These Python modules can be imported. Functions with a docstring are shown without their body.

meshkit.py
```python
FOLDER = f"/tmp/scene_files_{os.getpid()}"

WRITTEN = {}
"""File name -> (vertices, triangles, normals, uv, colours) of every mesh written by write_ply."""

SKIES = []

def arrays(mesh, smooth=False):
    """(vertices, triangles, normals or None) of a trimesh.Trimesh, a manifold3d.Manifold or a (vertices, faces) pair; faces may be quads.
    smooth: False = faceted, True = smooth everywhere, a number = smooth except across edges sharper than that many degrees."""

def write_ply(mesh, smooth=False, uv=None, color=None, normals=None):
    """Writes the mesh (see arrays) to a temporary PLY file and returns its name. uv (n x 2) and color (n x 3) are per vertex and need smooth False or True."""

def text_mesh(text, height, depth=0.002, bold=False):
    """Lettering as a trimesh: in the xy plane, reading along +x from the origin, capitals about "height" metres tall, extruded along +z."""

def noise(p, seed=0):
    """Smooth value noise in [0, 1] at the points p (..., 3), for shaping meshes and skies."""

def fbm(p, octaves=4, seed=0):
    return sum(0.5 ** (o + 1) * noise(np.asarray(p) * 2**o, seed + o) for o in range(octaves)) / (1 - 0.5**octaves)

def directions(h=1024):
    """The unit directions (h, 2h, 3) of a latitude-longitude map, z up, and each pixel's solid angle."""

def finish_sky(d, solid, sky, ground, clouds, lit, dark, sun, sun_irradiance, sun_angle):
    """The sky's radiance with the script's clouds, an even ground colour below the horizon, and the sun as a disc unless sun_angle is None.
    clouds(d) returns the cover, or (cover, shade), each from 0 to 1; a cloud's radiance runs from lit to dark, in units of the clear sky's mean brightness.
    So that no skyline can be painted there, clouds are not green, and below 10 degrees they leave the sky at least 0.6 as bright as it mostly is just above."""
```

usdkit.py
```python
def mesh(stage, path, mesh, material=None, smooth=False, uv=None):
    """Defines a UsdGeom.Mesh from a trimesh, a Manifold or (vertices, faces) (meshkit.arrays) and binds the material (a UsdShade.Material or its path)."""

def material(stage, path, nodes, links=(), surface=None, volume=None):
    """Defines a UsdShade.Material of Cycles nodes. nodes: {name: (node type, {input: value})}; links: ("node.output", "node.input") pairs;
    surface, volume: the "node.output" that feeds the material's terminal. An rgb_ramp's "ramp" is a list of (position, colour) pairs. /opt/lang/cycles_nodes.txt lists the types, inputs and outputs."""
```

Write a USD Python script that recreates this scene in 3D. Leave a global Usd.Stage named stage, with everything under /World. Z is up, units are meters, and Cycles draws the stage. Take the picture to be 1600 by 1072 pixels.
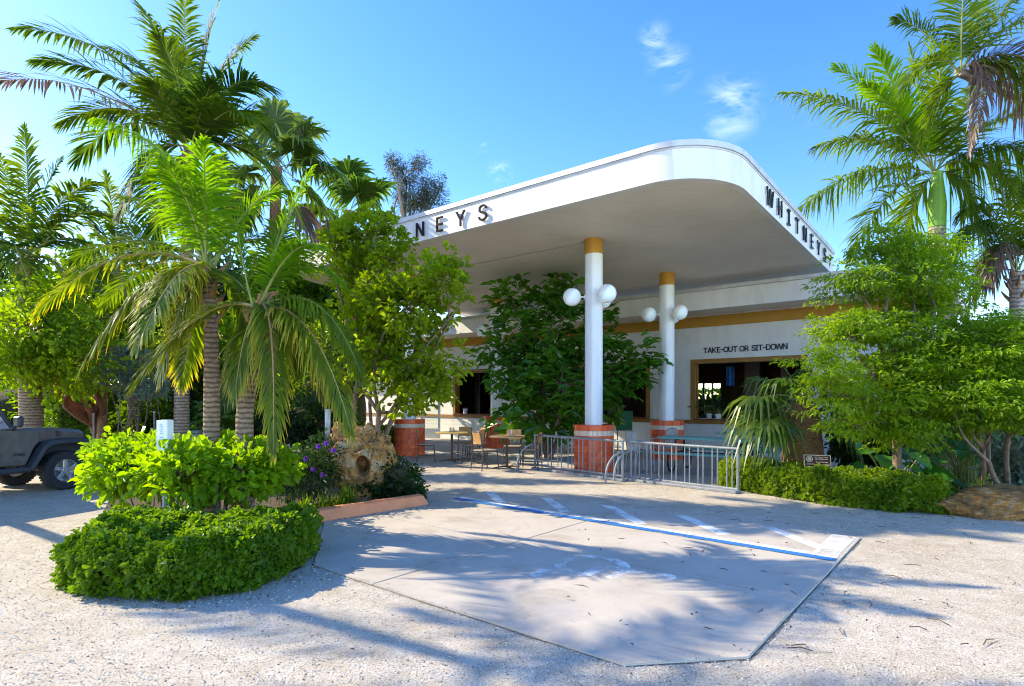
import math, re
import numpy as np, trimesh, usdkit, meshkit
import shapely.geometry as sg
from pxr import Usd, UsdGeom, UsdLux, UsdShade, Gf, Sdf, Vt
stage = Usd.Stage.CreateInMemory()
UsdGeom.SetStageUpAxis(stage, 'Z'); UsdGeom.SetStageMetersPerUnit(stage, 1.0)
WORLD = UsdGeom.Xform.Define(stage, '/World').GetPrim()
stage.SetDefaultPrim(WORLD)
UsdGeom.Scope.Define(stage, '/World/Looks')
# ------------------------------------------------------------------ camera, sky, sun, exposure
EYE = 1.6; F = 927.0; HOR = 625.0            # eye height, focal length in photo pixels, horizon row
SUN_AZ = (-0.943, 0.331); SUN_EL = math.radians(33.0)
cam = UsdGeom.Camera.Define(stage, '/World/camera')
cam.AddTranslateOp().Set((0, 0, EYE)); cam.AddRotateXOp().Set(90.0)
cam.CreateHorizontalApertureAttr(36.0); cam.CreateVerticalApertureAttr(36.0 * 686 / 1024)
cam.CreateFocalLengthAttr(36.0 * F / 1600.0)
cam.CreateVerticalApertureOffsetAttr(36.0 * (HOR - 536.0) / 1600.0)
cam.CreateFStopAttr(0.0)
cam.CreateExposureAttr(1.86)
SUN_DIR = np.array([SUN_AZ[0] * math.cos(SUN_EL), SUN_AZ[1] * math.cos(SUN_EL), math.sin(SUN_EL)])
SUN_DIR /= np.linalg.norm(SUN_DIR)
sun = UsdLux.DistantLight.Define(stage, '/World/sun')
sun.CreateIntensityAttr(0.66); sun.CreateNormalizeAttr(True); sun.CreateAngleAttr(0.5); sun.CreateColorAttr(Gf.Vec3f(1.0, 0.88, 0.65))
sun.AddOrientOp().Set(Gf.Quatf(Gf.Rotation(Gf.Vec3d(0, 0, 1), Gf.Vec3d(*SUN_DIR.tolist())).GetQuat()))
def px_dir(px, py): d = np.array([(px - 800) / F, 1.0, (HOR - py) / F]); return d / np.linalg.norm(d)
CLOUDS = [(1140, 170, .060), (1046, 104, .040), (782, 268, .026), (750, 230, .016), (1022, 60, .03), (-300, 330, .25), (2300, 200, .2)]
sn = {'tc': ('texture_coordinate', {}),
    's': ('sky_texture', {'sky_type': 'single_scattering', 'sun_disc': False, 'sun_elevation': SUN_EL, 'sun_rotation': math.atan2(SUN_DIR[0], SUN_DIR[1]), 'air_density': 1.0, 'aerosol_density': 0.3, 'ozone_density': 2.0}),
    'hs': ('hsv', {'saturation': 1.34, 'value': 0.77, 'hue': 0.513}),
    'm': ('mapping', {'scale': (1.0, 1.0, 1.0), 'rotation': (0.5, 0.6, 0.3)}), 'm2': ('mapping', {'scale': (1.0, 3.2, 1.0)}),
    'n': ('noise_texture', {'scale': 13.0, 'detail': 8.0, 'roughness': 0.62, 'distortion': 0.7}),
    'r': ('rgb_ramp', {'ramp': [(0.0, (0, 0, 0)), (0.44, (0, 0, 0)), (0.8, (0.5, 0.5, 0.5)), (1.0, (0.7, 0.7, 0.7))]}),
    'mul': ('math', {'math_type': 'multiply'}), 'x': ('mix', {'mix_type': 'mix', 'color2': (4.4, 4.6, 4.9)}), 'b': ('background_shader', {'strength': 0.15})}
sl = [('tc.generated', 'm.vector'), ('m.vector', 'm2.vector'), ('m2.vector', 'n.vector'), ('n.fac', 'r.fac'), ('r.color', 'mul.value1'), ('mul.value', 'x.fac'), ('s.color', 'hs.color'), ('hs.color', 'x.color1'), ('x.color', 'b.color')]
last = None
for k_, (cx_, cy_, cr_) in enumerate(CLOUDS):
    sn[f'd{k_}'] = ('vector_math', {'math_type': 'distance', 'vector2': tuple(px_dir(cx_, cy_))}); sn[f'f{k_}'] = ('map_range', {'range_type': 'smoothstep', 'from_min': 0.0, 'from_max': cr_, 'to_min': 1.0, 'to_max': 0.0, 'clamp': True})
    sl += [('tc.generated', f'd{k_}.vector1'), (f'd{k_}.value', f'f{k_}.value')]
    if last: sn[f'a{k_}'] = ('math', {'math_type': 'maximum'}); sl += [(last, f'a{k_}.value1'), (f'f{k_}.result', f'a{k_}.value2')]; last = f'a{k_}.value'
    else: last = f'f{k_}.result'
sl.append((last, 'mul.value2'))
skymat = usdkit.material(stage, '/World/Looks/sky', sn, sl, surface='b.background')
dome = UsdLux.DomeLight.Define(stage, '/World/sky'); dome.CreateIntensityAttr(1.0)
UsdShade.MaterialBindingAPI.Apply(dome.GetPrim()).Bind(skymat)
dome.GetPrim().SetCustomDataByKey('kind', 'structure')
# ------------------------------------------------------------------ helpers
rng = np.random.default_rng(11)
_used = {}
def path_for(name, parent='/World'):
    k = (parent, name); n = _used.get(k, 0); _used[k] = n + 1
    return f'{parent}/{name}' if n == 0 else f'{parent}/{name}_{n:03d}'
def tag(prim, label=None, cat=None, group=None, kind=None):
    for k, v in (('label', label), ('category', cat), ('group', group), ('kind', kind)):
        if v: prim.SetCustomDataByKey(k, v)
    return prim
def thing(name, label, cat, loc=(0, 0, 0), rz=0.0, group=None):
    x = UsdGeom.Xform.Define(stage, path_for(name))
    x.AddTranslateOp().Set(Gf.Vec3d(*map(float, loc))); x.AddRotateZOp().Set(float(rz))
    return tag(x.GetPrim(), label, cat, group)
def pth(p): return '/World' if p is None else str(p.GetPath()) if hasattr(p, 'GetPath') else p
def obj(name, mesh, mat, parent=None, smooth=False, uv=None, off=None):
    if isinstance(mesh, MB): mesh = mesh.mesh()
    if off is not None: mesh = (np.asarray(mesh[0]) - np.asarray(off), mesh[1])
    return usdkit.mesh(stage, path_for(name, pth(parent)), mesh, mat, smooth, uv).GetPrim()
def dup(root, loc, rz, label=None, group=None):
    x = UsdGeom.Xform.Define(stage, path_for(re.sub(r'_\d{3}$', '', root.GetName())))
    p = x.GetPrim(); p.GetReferences().AddInternalReference(root.GetPath())
    p.GetAttribute('xformOp:translate').Set(Gf.Vec3d(*map(float, loc))); p.GetAttribute('xformOp:rotateZ').Set(float(rz))
    p.SetInstanceable(True)
    was = root.GetCustomData()
    return tag(p, label or was['label'], was['category'], group or was.get('group'))
def G(px, py):                                   # photo pixel on the ground -> world point
    Y = EYE * F / (py - HOR); return np.array([(px - 800) / F * Y, Y, 0.0])
def A(px, py, Y):                                # photo pixel at distance Y -> world point
    return np.array([(px - 800) / F * Y, Y, EYE + (HOR - py) / F * Y])
def unit(v): v = np.asarray(v, float); return v / (np.linalg.norm(v, axis=-1, keepdims=True) + 1e-12)
class MB:
    def __init__(s): s.v = []; s.f = []; s.n = 0
    def add(s, v, f):
        v = np.asarray(v, float); f = np.asarray(f, int)
        if f.shape[1] == 4: f = np.vstack([f[:, [0, 1, 2]], f[:, [0, 2, 3]]])
        s.v.append(v); s.f.append(f + s.n); s.n += len(v); return s
    def tm(s, m): return s.add(m.vertices, m.faces)
    def box(s, c, size, rz=0.0, ch=0.0):
        sx, sy, sz = [q / 2 for q in size]
        if ch > 0: v, f = chbox(sx, sy, sz, ch)
        else:
            v = np.array([[x, y, z] for z in (-sz, sz) for y in (-sy, sy) for x in (-sx, sx)])
            f = np.array([[0, 2, 3, 1], [4, 5, 7, 6], [0, 1, 5, 4], [2, 6, 7, 3], [0, 4, 6, 2], [1, 3, 7, 5]])
        c_, s_ = math.cos(rz), math.sin(rz)
        v = np.stack([v[:, 0] * c_ - v[:, 1] * s_, v[:, 0] * s_ + v[:, 1] * c_, v[:, 2]], 1) + np.asarray(c)
        return s.add(v, f)
    def tube(s, pts, r, sides=8, cap=True):
        p = np.asarray(pts, float); n = len(p); r = np.broadcast_to(np.asarray(r, float), (n,))
        t = unit(np.gradient(p, axis=0)); up = np.array([0, 0, 1.0]) if abs(t[0, 2]) < 0.9 else np.array([1.0, 0, 0])
        a = unit(np.cross(t[0], up)); fr = []
        for i in range(n):
            a = unit(a - np.dot(a, t[i]) * t[i]); fr.append((a, np.cross(t[i], a)))
        an = np.arange(sides) * 2 * np.pi / sides
        v = np.vstack([p[i] + r[i] * (np.cos(an)[:, None] * fr[i][0] + np.sin(an)[:, None] * fr[i][1]) for i in range(n)])
        i, j = np.meshgrid(np.arange(n - 1), np.arange(sides), indexing='ij')
        q = np.stack([i * sides + j, i * sides + (j + 1) % sides, (i + 1) * sides + (j + 1) % sides, (i + 1) * sides + j], -1).reshape(-1, 4)
        f = np.vstack([q[:, [0, 1, 2]], q[:, [0, 2, 3]]])
        if cap:
            v = np.vstack([v, p[0], p[-1]]); k = n * sides; jj = np.arange(sides)
            f = np.vstack([f, np.stack([np.full(sides, k), (jj + 1) % sides, jj], 1), np.stack([np.full(sides, k + 1), (n - 1) * sides + jj, (n - 1) * sides + (jj + 1) % sides], 1)])
        return s.add(v, f)
    def lathe(s, prof, c=(0, 0, 0), sides=32):
        an = np.arange(sides) * 2 * np.pi / sides; prof = np.asarray(prof, float); n = len(prof)
        v = np.concatenate([np.stack([r * np.cos(an), r * np.sin(an), np.full(sides, z)], 1) for r, z in prof]) + np.asarray(c)
        i, j = np.meshgrid(np.arange(n - 1), np.arange(sides), indexing='ij')
        return s.add(v, np.stack([i * sides + j, i * sides + (j + 1) % sides, (i + 1) * sides + (j + 1) % sides, (i + 1) * sides + j], -1).reshape(-1, 4))
    def prism(s, poly, z0, z1):
        if not isinstance(poly, sg.Polygon): poly = sg.Polygon(poly)
        m = trimesh.creation.extrude_polygon(poly, z1 - z0, engine='earcut'); m.apply_translation((0, 0, z0)); return s.tm(m)
    def sheet(s, poly, z):
        if not isinstance(poly, sg.Polygon): poly = sg.Polygon(poly)
        v, f = trimesh.creation.triangulate_polygon(poly, engine='earcut')
        f = np.asarray(f); v = np.asarray(v)
        ar = np.cross(v[f[:, 1]] - v[f[:, 0]], v[f[:, 2]] - v[f[:, 0]]); f[ar < 0] = f[ar < 0][:, ::-1]
        return s.add(np.c_[v, np.full(len(v), z)], f)
    def xf(s, M):
        M = np.asarray(M, float); s.v = [v @ M[:3, :3].T + M[:3, 3] for v in s.v]; return s
    def mesh(s): return np.vstack(s.v), np.vstack(s.f)
def chbox(sx, sy, sz, c):
    c = min(c, sx * .9, sy * .9, sz * .9)
    pts = [[a * (sx - (c if k != 0 else 0)), b * (sy - (c if k != 1 else 0)), d * (sz - (c if k != 2 else 0))] for a in (-1, 1) for b in (-1, 1) for d in (-1, 1) for k in range(3)]
    h = trimesh.convex.convex_hull(np.array(pts)); return h.vertices, h.faces
def frame(o, x, z):                               # matrix whose x axis is x, z axis is z
    x = unit(x); z = unit(np.asarray(z, float) - np.dot(z, x) * x); M = np.eye(4); M[:3, 0] = x; M[:3, 1] = np.cross(z, x); M[:3, 2] = z; M[:3, 3] = o; return M
# ------------------------------------------------------------------ materials
L = '/World/Looks/'
def mat(name, col, rough=0.6, var=0.12, scale=6.0, bump=0.0, bscale=60.0, metal=0.0, spec=0.4, dirt=None, det=5.0):
    c1 = tuple(max(0, c * (1 - var)) for c in col); c2 = tuple(min(1, c * (1 + var)) for c in col)
    nodes = {'tc': ('texture_coordinate', {}), 'g': ('geometry', {}), 'n': ('noise_texture', {'scale': scale, 'detail': det, 'roughness': 0.6}),
             'r': ('rgb_ramp', {'ramp': [(0.3, c1), (0.7, c2)]}), 'p': ('principled_bsdf', {'roughness': rough, 'metallic': metal, 'specular_ior_level': spec})}
    links = [('g.position', 'n.vector'), ('n.fac', 'r.fac')]
    last = 'r.color'
    if dirt:
        nodes.update({'dm': ('mapping', {'scale': (1.2, 1.2, 0.25)}), 'dn': ('noise_texture', {'scale': 3.0, 'detail': 6.0, 'roughness': 0.7}), 'dr': ('rgb_ramp', {'ramp': [(0.45, (0, 0, 0)), (0.8, (dirt[3],) * 3)]}), 'dx': ('mix', {'color2': dirt[:3]})})
        links += [('g.position', 'dm.vector'), ('dm.vector', 'dn.vector'), ('dn.fac', 'dr.fac'), ('dr.color', 'dx.fac'), (last, 'dx.color1')]; last = 'dx.color'
    links.append((last, 'p.base_color'))
    if bump:
        nodes.update({'bn': ('noise_texture', {'scale': bscale, 'detail': 3.0}), 'b': ('bump', {'strength': bump, 'distance': 0.01})})
        links += [('g.position', 'bn.vector'), ('bn.fac', 'b.height'), ('b.normal', 'p.normal')]
    return usdkit.material(stage, L + name, nodes, links, surface='p.BSDF')
def leafmat(name, ramp, trans=0.35, tcol=None, rough=0.42, spec=0.35, uvramp=None):
    ramp = [(q, (c[0] * 1.32, c[1] * 1.05, c[2] * .8) if c[1] > c[0] * 1.15 and c[1] > 2.2 * c[2] else c) for q, c in ramp]
    nodes = {'g': ('geometry', {}), 'r': ('rgb_ramp', {'ramp': ramp}), 'n': ('noise_texture', {'scale': 1.9, 'detail': 3.0}), 'ad': ('math', {'math_type': 'multiply_add', 'value2': 0.75, 'use_clamp': True}),
             'nm': ('math', {'math_type': 'multiply_add', 'value2': 1.1, 'value3': -0.42}),
             'p': ('principled_bsdf', {'roughness': rough, 'specular_ior_level': spec}), 't': ('translucent_bsdf', {}), 'h': ('hsv', {'saturation': 1.08, 'value': 2.3, 'hue': 0.482}), 'm': ('mix_closure', {'fac': trans})}
    links = [('g.position', 'n.vector'), ('n.fac', 'nm.value1'), ('g.random_per_island', 'ad.value1'), ('nm.value', 'ad.value3'), ('ad.value', 'r.fac')]
    c = 'r.color'
    if uvramp:
        nodes.update({'tc': ('texture_coordinate', {}), 'sx': ('separate_xyz', {}), 'un': ('math', {'math_type': 'multiply_add', 'value2': 0.35, 'value3': -0.17}), 'ua': ('math', {'math_type': 'add', 'use_clamp': True}), 'ur': ('rgb_ramp', {'ramp': uvramp[0]}), 'uf': ('rgb_ramp', {'ramp': uvramp[1]}), 'ux': ('mix', {})})
        links += [('tc.UV', 'sx.vector'), ('g.random_per_island', 'un.value1'), ('sx.x', 'ua.value1'), ('un.value', 'ua.value2'), ('ua.value', 'ur.fac'), ('ua.value', 'uf.fac'), ('uf.color', 'ux.fac'), (c, 'ux.color1'), ('ur.color', 'ux.color2')]; c = 'ux.color'
    links += [(c, 'p.base_color'), (c, 'h.color'), ('h.color', 't.color'), ('p.BSDF', 'm.closure1'), ('t.BSDF', 'm.closure2')]
    return usdkit.material(stage, L + name, nodes, links, surface='m.closure')
def gravelmat():
    return usdkit.material(stage, L + 'gravel', {
        'g': ('geometry', {}), 'v': ('voronoi_texture', {'feature': 'f1', 'scale': 125.0, 'randomness': 1.0}), 'v2': ('voronoi_texture', {'feature': 'f1', 'scale': 58.0}),
        'big': ('noise_texture', {'scale': 0.55, 'detail': 6.0, 'roughness': 0.6}), 'fine': ('noise_texture', {'scale': 160.0, 'detail': 3.0}),
        'mid': ('noise_texture', {'scale': 5.0, 'detail': 5.0, 'roughness': 0.65}),
        'sc': ('separate_color', {}), 'r': ('rgb_ramp', {'ramp': [(0.0, (0.16, 0.13, 0.10)), (0.05, (0.44, 0.38, 0.30)), (0.3, (0.58, 0.515, 0.425)), (0.75, (0.66, 0.60, 0.505)), (1.0, (0.73, 0.68, 0.60))]}),
        'rb': ('rgb_ramp', {'ramp': [(0.3, (0.80, 0.76, 0.70)), (0.7, (1.0, 1.0, 1.0))]}), 'rm': ('rgb_ramp', {'ramp': [(0.35, (0.82, 0.79, 0.74)), (0.62, (1.0, 1.0, 1.0))]}),
        'x': ('mix', {'mix_type': 'multiply', 'fac': 1.0}), 'x2': ('mix', {'mix_type': 'multiply', 'fac': 1.0}),
        'hm': ('math', {'math_type': 'multiply', 'value2': 1.0}), 'ha': ('math', {'math_type': 'add'}), 'hb': ('math', {'math_type': 'multiply', 'value2': 0.9}), 'ha2': ('math', {'math_type': 'add'}), 'hf': ('math', {'math_type': 'multiply', 'value2': 0.3}), 'ha3': ('math', {'math_type': 'add'}), 'hM': ('math', {'math_type': 'multiply', 'value2': 1.1}),
        'b': ('bump', {'strength': 0.45, 'distance': 0.010, 'invert': True}), 'p': ('principled_bsdf', {'roughness': 0.9, 'specular_ior_level': 0.2})},
        [('g.position', 'v.vector'), ('g.position', 'v2.vector'), ('g.position', 'big.vector'), ('g.position', 'fine.vector'), ('g.position', 'mid.vector'), ('v.color', 'sc.color'), ('sc.r', 'r.fac'), ('big.fac', 'rb.fac'), ('mid.fac', 'rm.fac'),
         ('r.color', 'x.color1'), ('rb.color', 'x.color2'), ('x.color', 'x2.color1'), ('rm.color', 'x2.color2'), ('x2.color', 'p.base_color'),
         ('v.distance', 'hm.value1'), ('v2.distance', 'hb.value1'), ('hm.value', 'ha.value1'), ('hb.value', 'ha.value2'), ('fine.fac', 'hf.value1'), ('ha.value', 'ha2.value1'), ('hf.value', 'ha2.value2'), ('mid.fac', 'hM.value1'), ('ha2.value', 'ha3.value1'), ('hM.value', 'ha3.value2'), ('ha3.value', 'b.height'), ('b.normal', 'p.normal')], surface='p.BSDF')
def concretemat(name, col):
    return usdkit.material(stage, L + name, {
        'g': ('geometry', {}), 'a': ('noise_texture', {'scale': 1.3, 'detail': 7.0, 'roughness': 0.65}), 'f': ('noise_texture', {'scale': 120.0, 'detail': 3.0}), 'sp': ('noise_texture', {'scale': 22.0, 'detail': 4.0, 'roughness': 0.7}),
        'r': ('rgb_ramp', {'ramp': [(0.3, tuple(c * .84 for c in col)), (0.5, col), (0.72, tuple(c * 1.1 for c in col))]}), 'rf': ('rgb_ramp', {'ramp': [(0.3, (0.86, 0.86, 0.86)), (0.6, (1, 1, 1))]}), 'rs': ('rgb_ramp', {'ramp': [(0.28, (0.72, 0.69, 0.65)), (0.4, (1, 1, 1))]}),
        'x': ('mix', {'mix_type': 'multiply', 'fac': 1.0}), 'x2': ('mix', {'mix_type': 'multiply', 'fac': 0.8}), 'st': ('noise_texture', {'scale': 1.7, 'detail': 6.0, 'roughness': 0.6, 'distortion': 0.8}), 'rst': ('rgb_ramp', {'ramp': [(0.55, (1, 1, 1)), (0.70, (0.80, 0.77, 0.73))]}), 'x3': ('mix', {'mix_type': 'multiply', 'fac': 1.0}), 'b': ('bump', {'strength': 0.25, 'distance': 0.004}), 'p': ('principled_bsdf', {'roughness': 0.85, 'specular_ior_level': 0.25})},
        [('g.position', 'a.vector'), ('g.position', 'f.vector'), ('g.position', 'sp.vector'), ('a.fac', 'r.fac'), ('f.fac', 'rf.fac'), ('sp.fac', 'rs.fac'), ('r.color', 'x.color1'), ('rf.color', 'x.color2'), ('x.color', 'x2.color1'), ('rs.color', 'x2.color2'), ('g.position', 'st.vector'), ('st.fac', 'rst.fac'), ('x2.color', 'x3.color1'), ('rst.color', 'x3.color2'), ('x3.color', 'p.base_color'), ('f.fac', 'b.height'), ('b.normal', 'p.normal')], surface='p.BSDF')
def wornpaint(name, col, thr):                   # paint worn through in patches (cut-out)
    return usdkit.material(stage, L + name, {
        'g': ('geometry', {}), 'n': ('noise_texture', {'scale': 26.0, 'detail': 6.0, 'roughness': 0.75}), 'n2': ('noise_texture', {'scale': 3.0, 'detail': 4.0}), 'ad': ('math', {'math_type': 'add'}),
        'r': ('rgb_ramp', {'ramp': [(thr - .05, (0, 0, 0)), (thr + .05, (1, 1, 1))]}), 'k': ('math', {'math_type': 'multiply', 'value2': 0.5}), 'p': ('principled_bsdf', {'base_color': col, 'roughness': 0.7}), 't': ('transparent_bsdf', {}), 'm': ('mix_closure', {})},
        [('g.position', 'n.vector'), ('g.position', 'n2.vector'), ('n.fac', 'ad.value1'), ('n2.fac', 'ad.value2'), ('ad.value', 'k.value1'), ('k.value', 'r.fac'), ('r.color', 'm.fac'), ('t.BSDF', 'm.closure1'), ('p.BSDF', 'm.closure2')], surface='m.closure')
M = {}
M['gravel'] = gravelmat()
M['concrete'] = concretemat('concrete', (0.52, 0.455, 0.375))
M['patio'] = concretemat('patio_concrete', (0.52, 0.48, 0.42))
M['blue_paint'] = wornpaint('blue_paint', (0.025, 0.17, 0.46), 0.415)
M['white_paint_line'] = wornpaint('white_paint_line', (0.76, 0.76, 0.74), 0.455)
M['white_paint_faint'] = wornpaint('white_paint_faint', (0.76, 0.75, 0.72), 0.50)
M['mulch'] = mat('mulch', (0.075, 0.05, 0.03), 0.95, 0.5, 30.0, 1.0, 80.0)
M['edge_dirt'] = mat('edge_dirt', (0.17, 0.145, 0.115), 0.95, 0.5, 40.0, 0.6, 120.0)
M['lawn'] = mat('lawn', (0.08, 0.15, 0.02), 0.9, 0.4, 25.0, 0.8, 90.0)
M['white'] = mat('white_stucco', (0.78, 0.77, 0.75), 0.75, 0.04, 2.0, 0.25, 90.0, dirt=(0.50, 0.44, 0.36, 0.42))
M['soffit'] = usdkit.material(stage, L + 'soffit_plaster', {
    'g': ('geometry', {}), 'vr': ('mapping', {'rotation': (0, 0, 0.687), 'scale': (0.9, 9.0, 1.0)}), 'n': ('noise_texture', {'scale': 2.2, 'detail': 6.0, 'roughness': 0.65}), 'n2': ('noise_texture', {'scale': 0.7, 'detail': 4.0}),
    'r': ('rgb_ramp', {'ramp': [(0.3, (0.80, 0.73, 0.62)), (0.7, (0.90, 0.84, 0.73))]}), 'r2': ('rgb_ramp', {'ramp': [(0.3, (0.85, 0.84, 0.82)), (0.7, (1, 1, 1))]}), 'x': ('mix', {'mix_type': 'multiply', 'fac': 1.0}), 'b': ('bump', {'strength': 0.35, 'distance': 0.012}), 'p': ('principled_bsdf', {'roughness': 0.6, 'specular_ior_level': 0.35})},  # cream tone warmed and lifted: light bounced off the ground is in the colour
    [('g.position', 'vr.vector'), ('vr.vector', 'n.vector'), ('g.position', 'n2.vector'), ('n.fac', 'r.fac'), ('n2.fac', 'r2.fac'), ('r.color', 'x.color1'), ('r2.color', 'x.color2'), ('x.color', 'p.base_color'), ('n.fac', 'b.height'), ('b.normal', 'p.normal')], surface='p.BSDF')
M['coping'] = mat('coping_metal', (0.55, 0.55, 0.56), 0.5, 0.15, 3.0, 0.1, 30.0, 0.3)
M['gold'] = mat('gold_paint', (0.46, 0.235, 0.025), 0.55, 0.07, 3.0, 0.1)
M['frame'] = mat('brown_frame_paint', (0.30, 0.145, 0.025), 0.5, 0.1, 4.0)
M['siding'] = mat('white_siding', (0.72, 0.71, 0.68), 0.65, 0.04, 3.0, dirt=(0.5, 0.46, 0.4, 0.25))
M['black_letter'] = mat('black_letter', (0.018, 0.018, 0.02), 0.4, 0.2)
M['grey_letter'] = mat('dark_grey_letter', (0.022, 0.020, 0.020), 0.75, 0.2, spec=0.1)
M['pole'] = mat('white_pole_paint', (0.78, 0.79, 0.80), 0.35, 0.03, 2.0)
M['globe'] = usdkit.material(stage, L + 'opal_globe', {'p': ('principled_bsdf', {'base_color': (0.86, 0.86, 0.85), 'roughness': 0.22, 'subsurface_weight': 0.4, 'subsurface_scale': 0.05})}, [], surface='p.BSDF')
RED = [mat(f'red_tile_{w}', c, 0.22, 0.06, 20.0, spec=0.6) for w, c in (('bright', (0.80, 0.115, 0.032)), ('deep', (0.70, 0.085, 0.028)), ('orange', (0.86, 0.155, 0.04)))]
M['cream_tile'] = mat('cream_tile', (0.74, 0.55, 0.40), 0.25, 0.05, 12.0, spec=0.6)
M['grout'] = mat('grout', (0.52, 0.36, 0.27), 0.9, 0.1, 30.0)
M['galv'] = mat('galvanised_steel', (0.25, 0.262, 0.275), 0.6, 0.2, 9.0, metal=0.15, spec=0.3)
M['dark_steel'] = mat('dark_steel', (0.07, 0.045, 0.035), 0.45, 0.2, 10.0, spec=0.5)
M['black_steel'] = mat('black_steel', (0.015, 0.015, 0.016), 0.4, 0.2)
M['rattan'] = mat('tan_rattan', (0.52, 0.27, 0.09), 0.6, 0.25, 90.0, 0.4, 300.0)
M['seat_pad'] = mat('woven_seat', (0.36, 0.27, 0.19), 0.7, 0.2, 90.0, 0.4, 300.0)
M['yellow_top'] = mat('yellow_table_top', (0.55, 0.38, 0.11), 0.35, 0.08, 4.0)
M['wood_top'] = mat('wood_table_top', (0.42, 0.27, 0.13), 0.4, 0.2, 4.0)
M['teal'] = mat('teal_paint', (0.17, 0.42, 0.36), 0.5, 0.08, 3.0, dirt=(0.1, 0.22, 0.19, 0.3))
M['green_board'] = mat('green_board', (0.03, 0.20, 0.11), 0.5, 0.1)
M['grey_chair'] = mat('silver_chair_paint', (0.40, 0.44, 0.44), 0.4, 0.1, metal=0.4)
M['terracotta'] = mat('terracotta_kerb_paint', (0.60, 0.22, 0.10), 0.75, 0.12, 5.0, 0.3, 80.0, dirt=(0.36, 0.20, 0.12, 0.5))
M['rock'] = usdkit.material(stage, L + 'limestone', {
    'g': ('geometry', {}), 'n': ('noise_texture', {'scale': 3.6, 'detail': 9.0, 'roughness': 0.72}), 'n2': ('noise_texture', {'scale': 19.0, 'detail': 6.0, 'roughness': 0.7}), 'r': ('rgb_ramp', {'ramp': [(0.30, (0.07, 0.05, 0.035)), (0.42, (0.22, 0.135, 0.065)), (0.5, (0.40, 0.19, 0.045)), (0.57, (0.40, 0.27, 0.14)), (0.75, (0.44, 0.38, 0.29))]}),
    'r2': ('rgb_ramp', {'ramp': [(0.3, (0.55, 0.5, 0.45)), (0.6, (1, 1, 1))]}), 'x': ('mix', {'mix_type': 'multiply', 'fac': 0.9}), 'b': ('bump', {'strength': 0.8, 'distance': 0.03}), 'p': ('principled_bsdf', {'roughness': 0.9, 'specular_ior_level': 0.2})},
    [('g.position', 'n.vector'), ('g.position', 'n2.vector'), ('n.fac', 'r.fac'), ('n2.fac', 'r2.fac'), ('r.color', 'x.color1'), ('r2.color', 'x.color2'), ('x.color', 'p.base_color'), ('n2.fac', 'b.height'), ('b.normal', 'p.normal')], surface='p.BSDF')
M['bark'] = mat('grey_brown_bark', (0.17, 0.12, 0.085), 0.9, 0.4, 14.0, 0.9, 50.0)
M['red_bark'] = mat('red_brown_bark', (0.20, 0.085, 0.045), 0.9, 0.4, 14.0, 0.9, 50.0)
M['tan_bark'] = mat('tan_bark', (0.34, 0.22, 0.13), 0.85, 0.25, 10.0, 0.5, 50.0)
M['pale_bark'] = mat('pale_bark', (0.30, 0.27, 0.23), 0.85, 0.3, 10.0, 0.5, 50.0)
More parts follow.
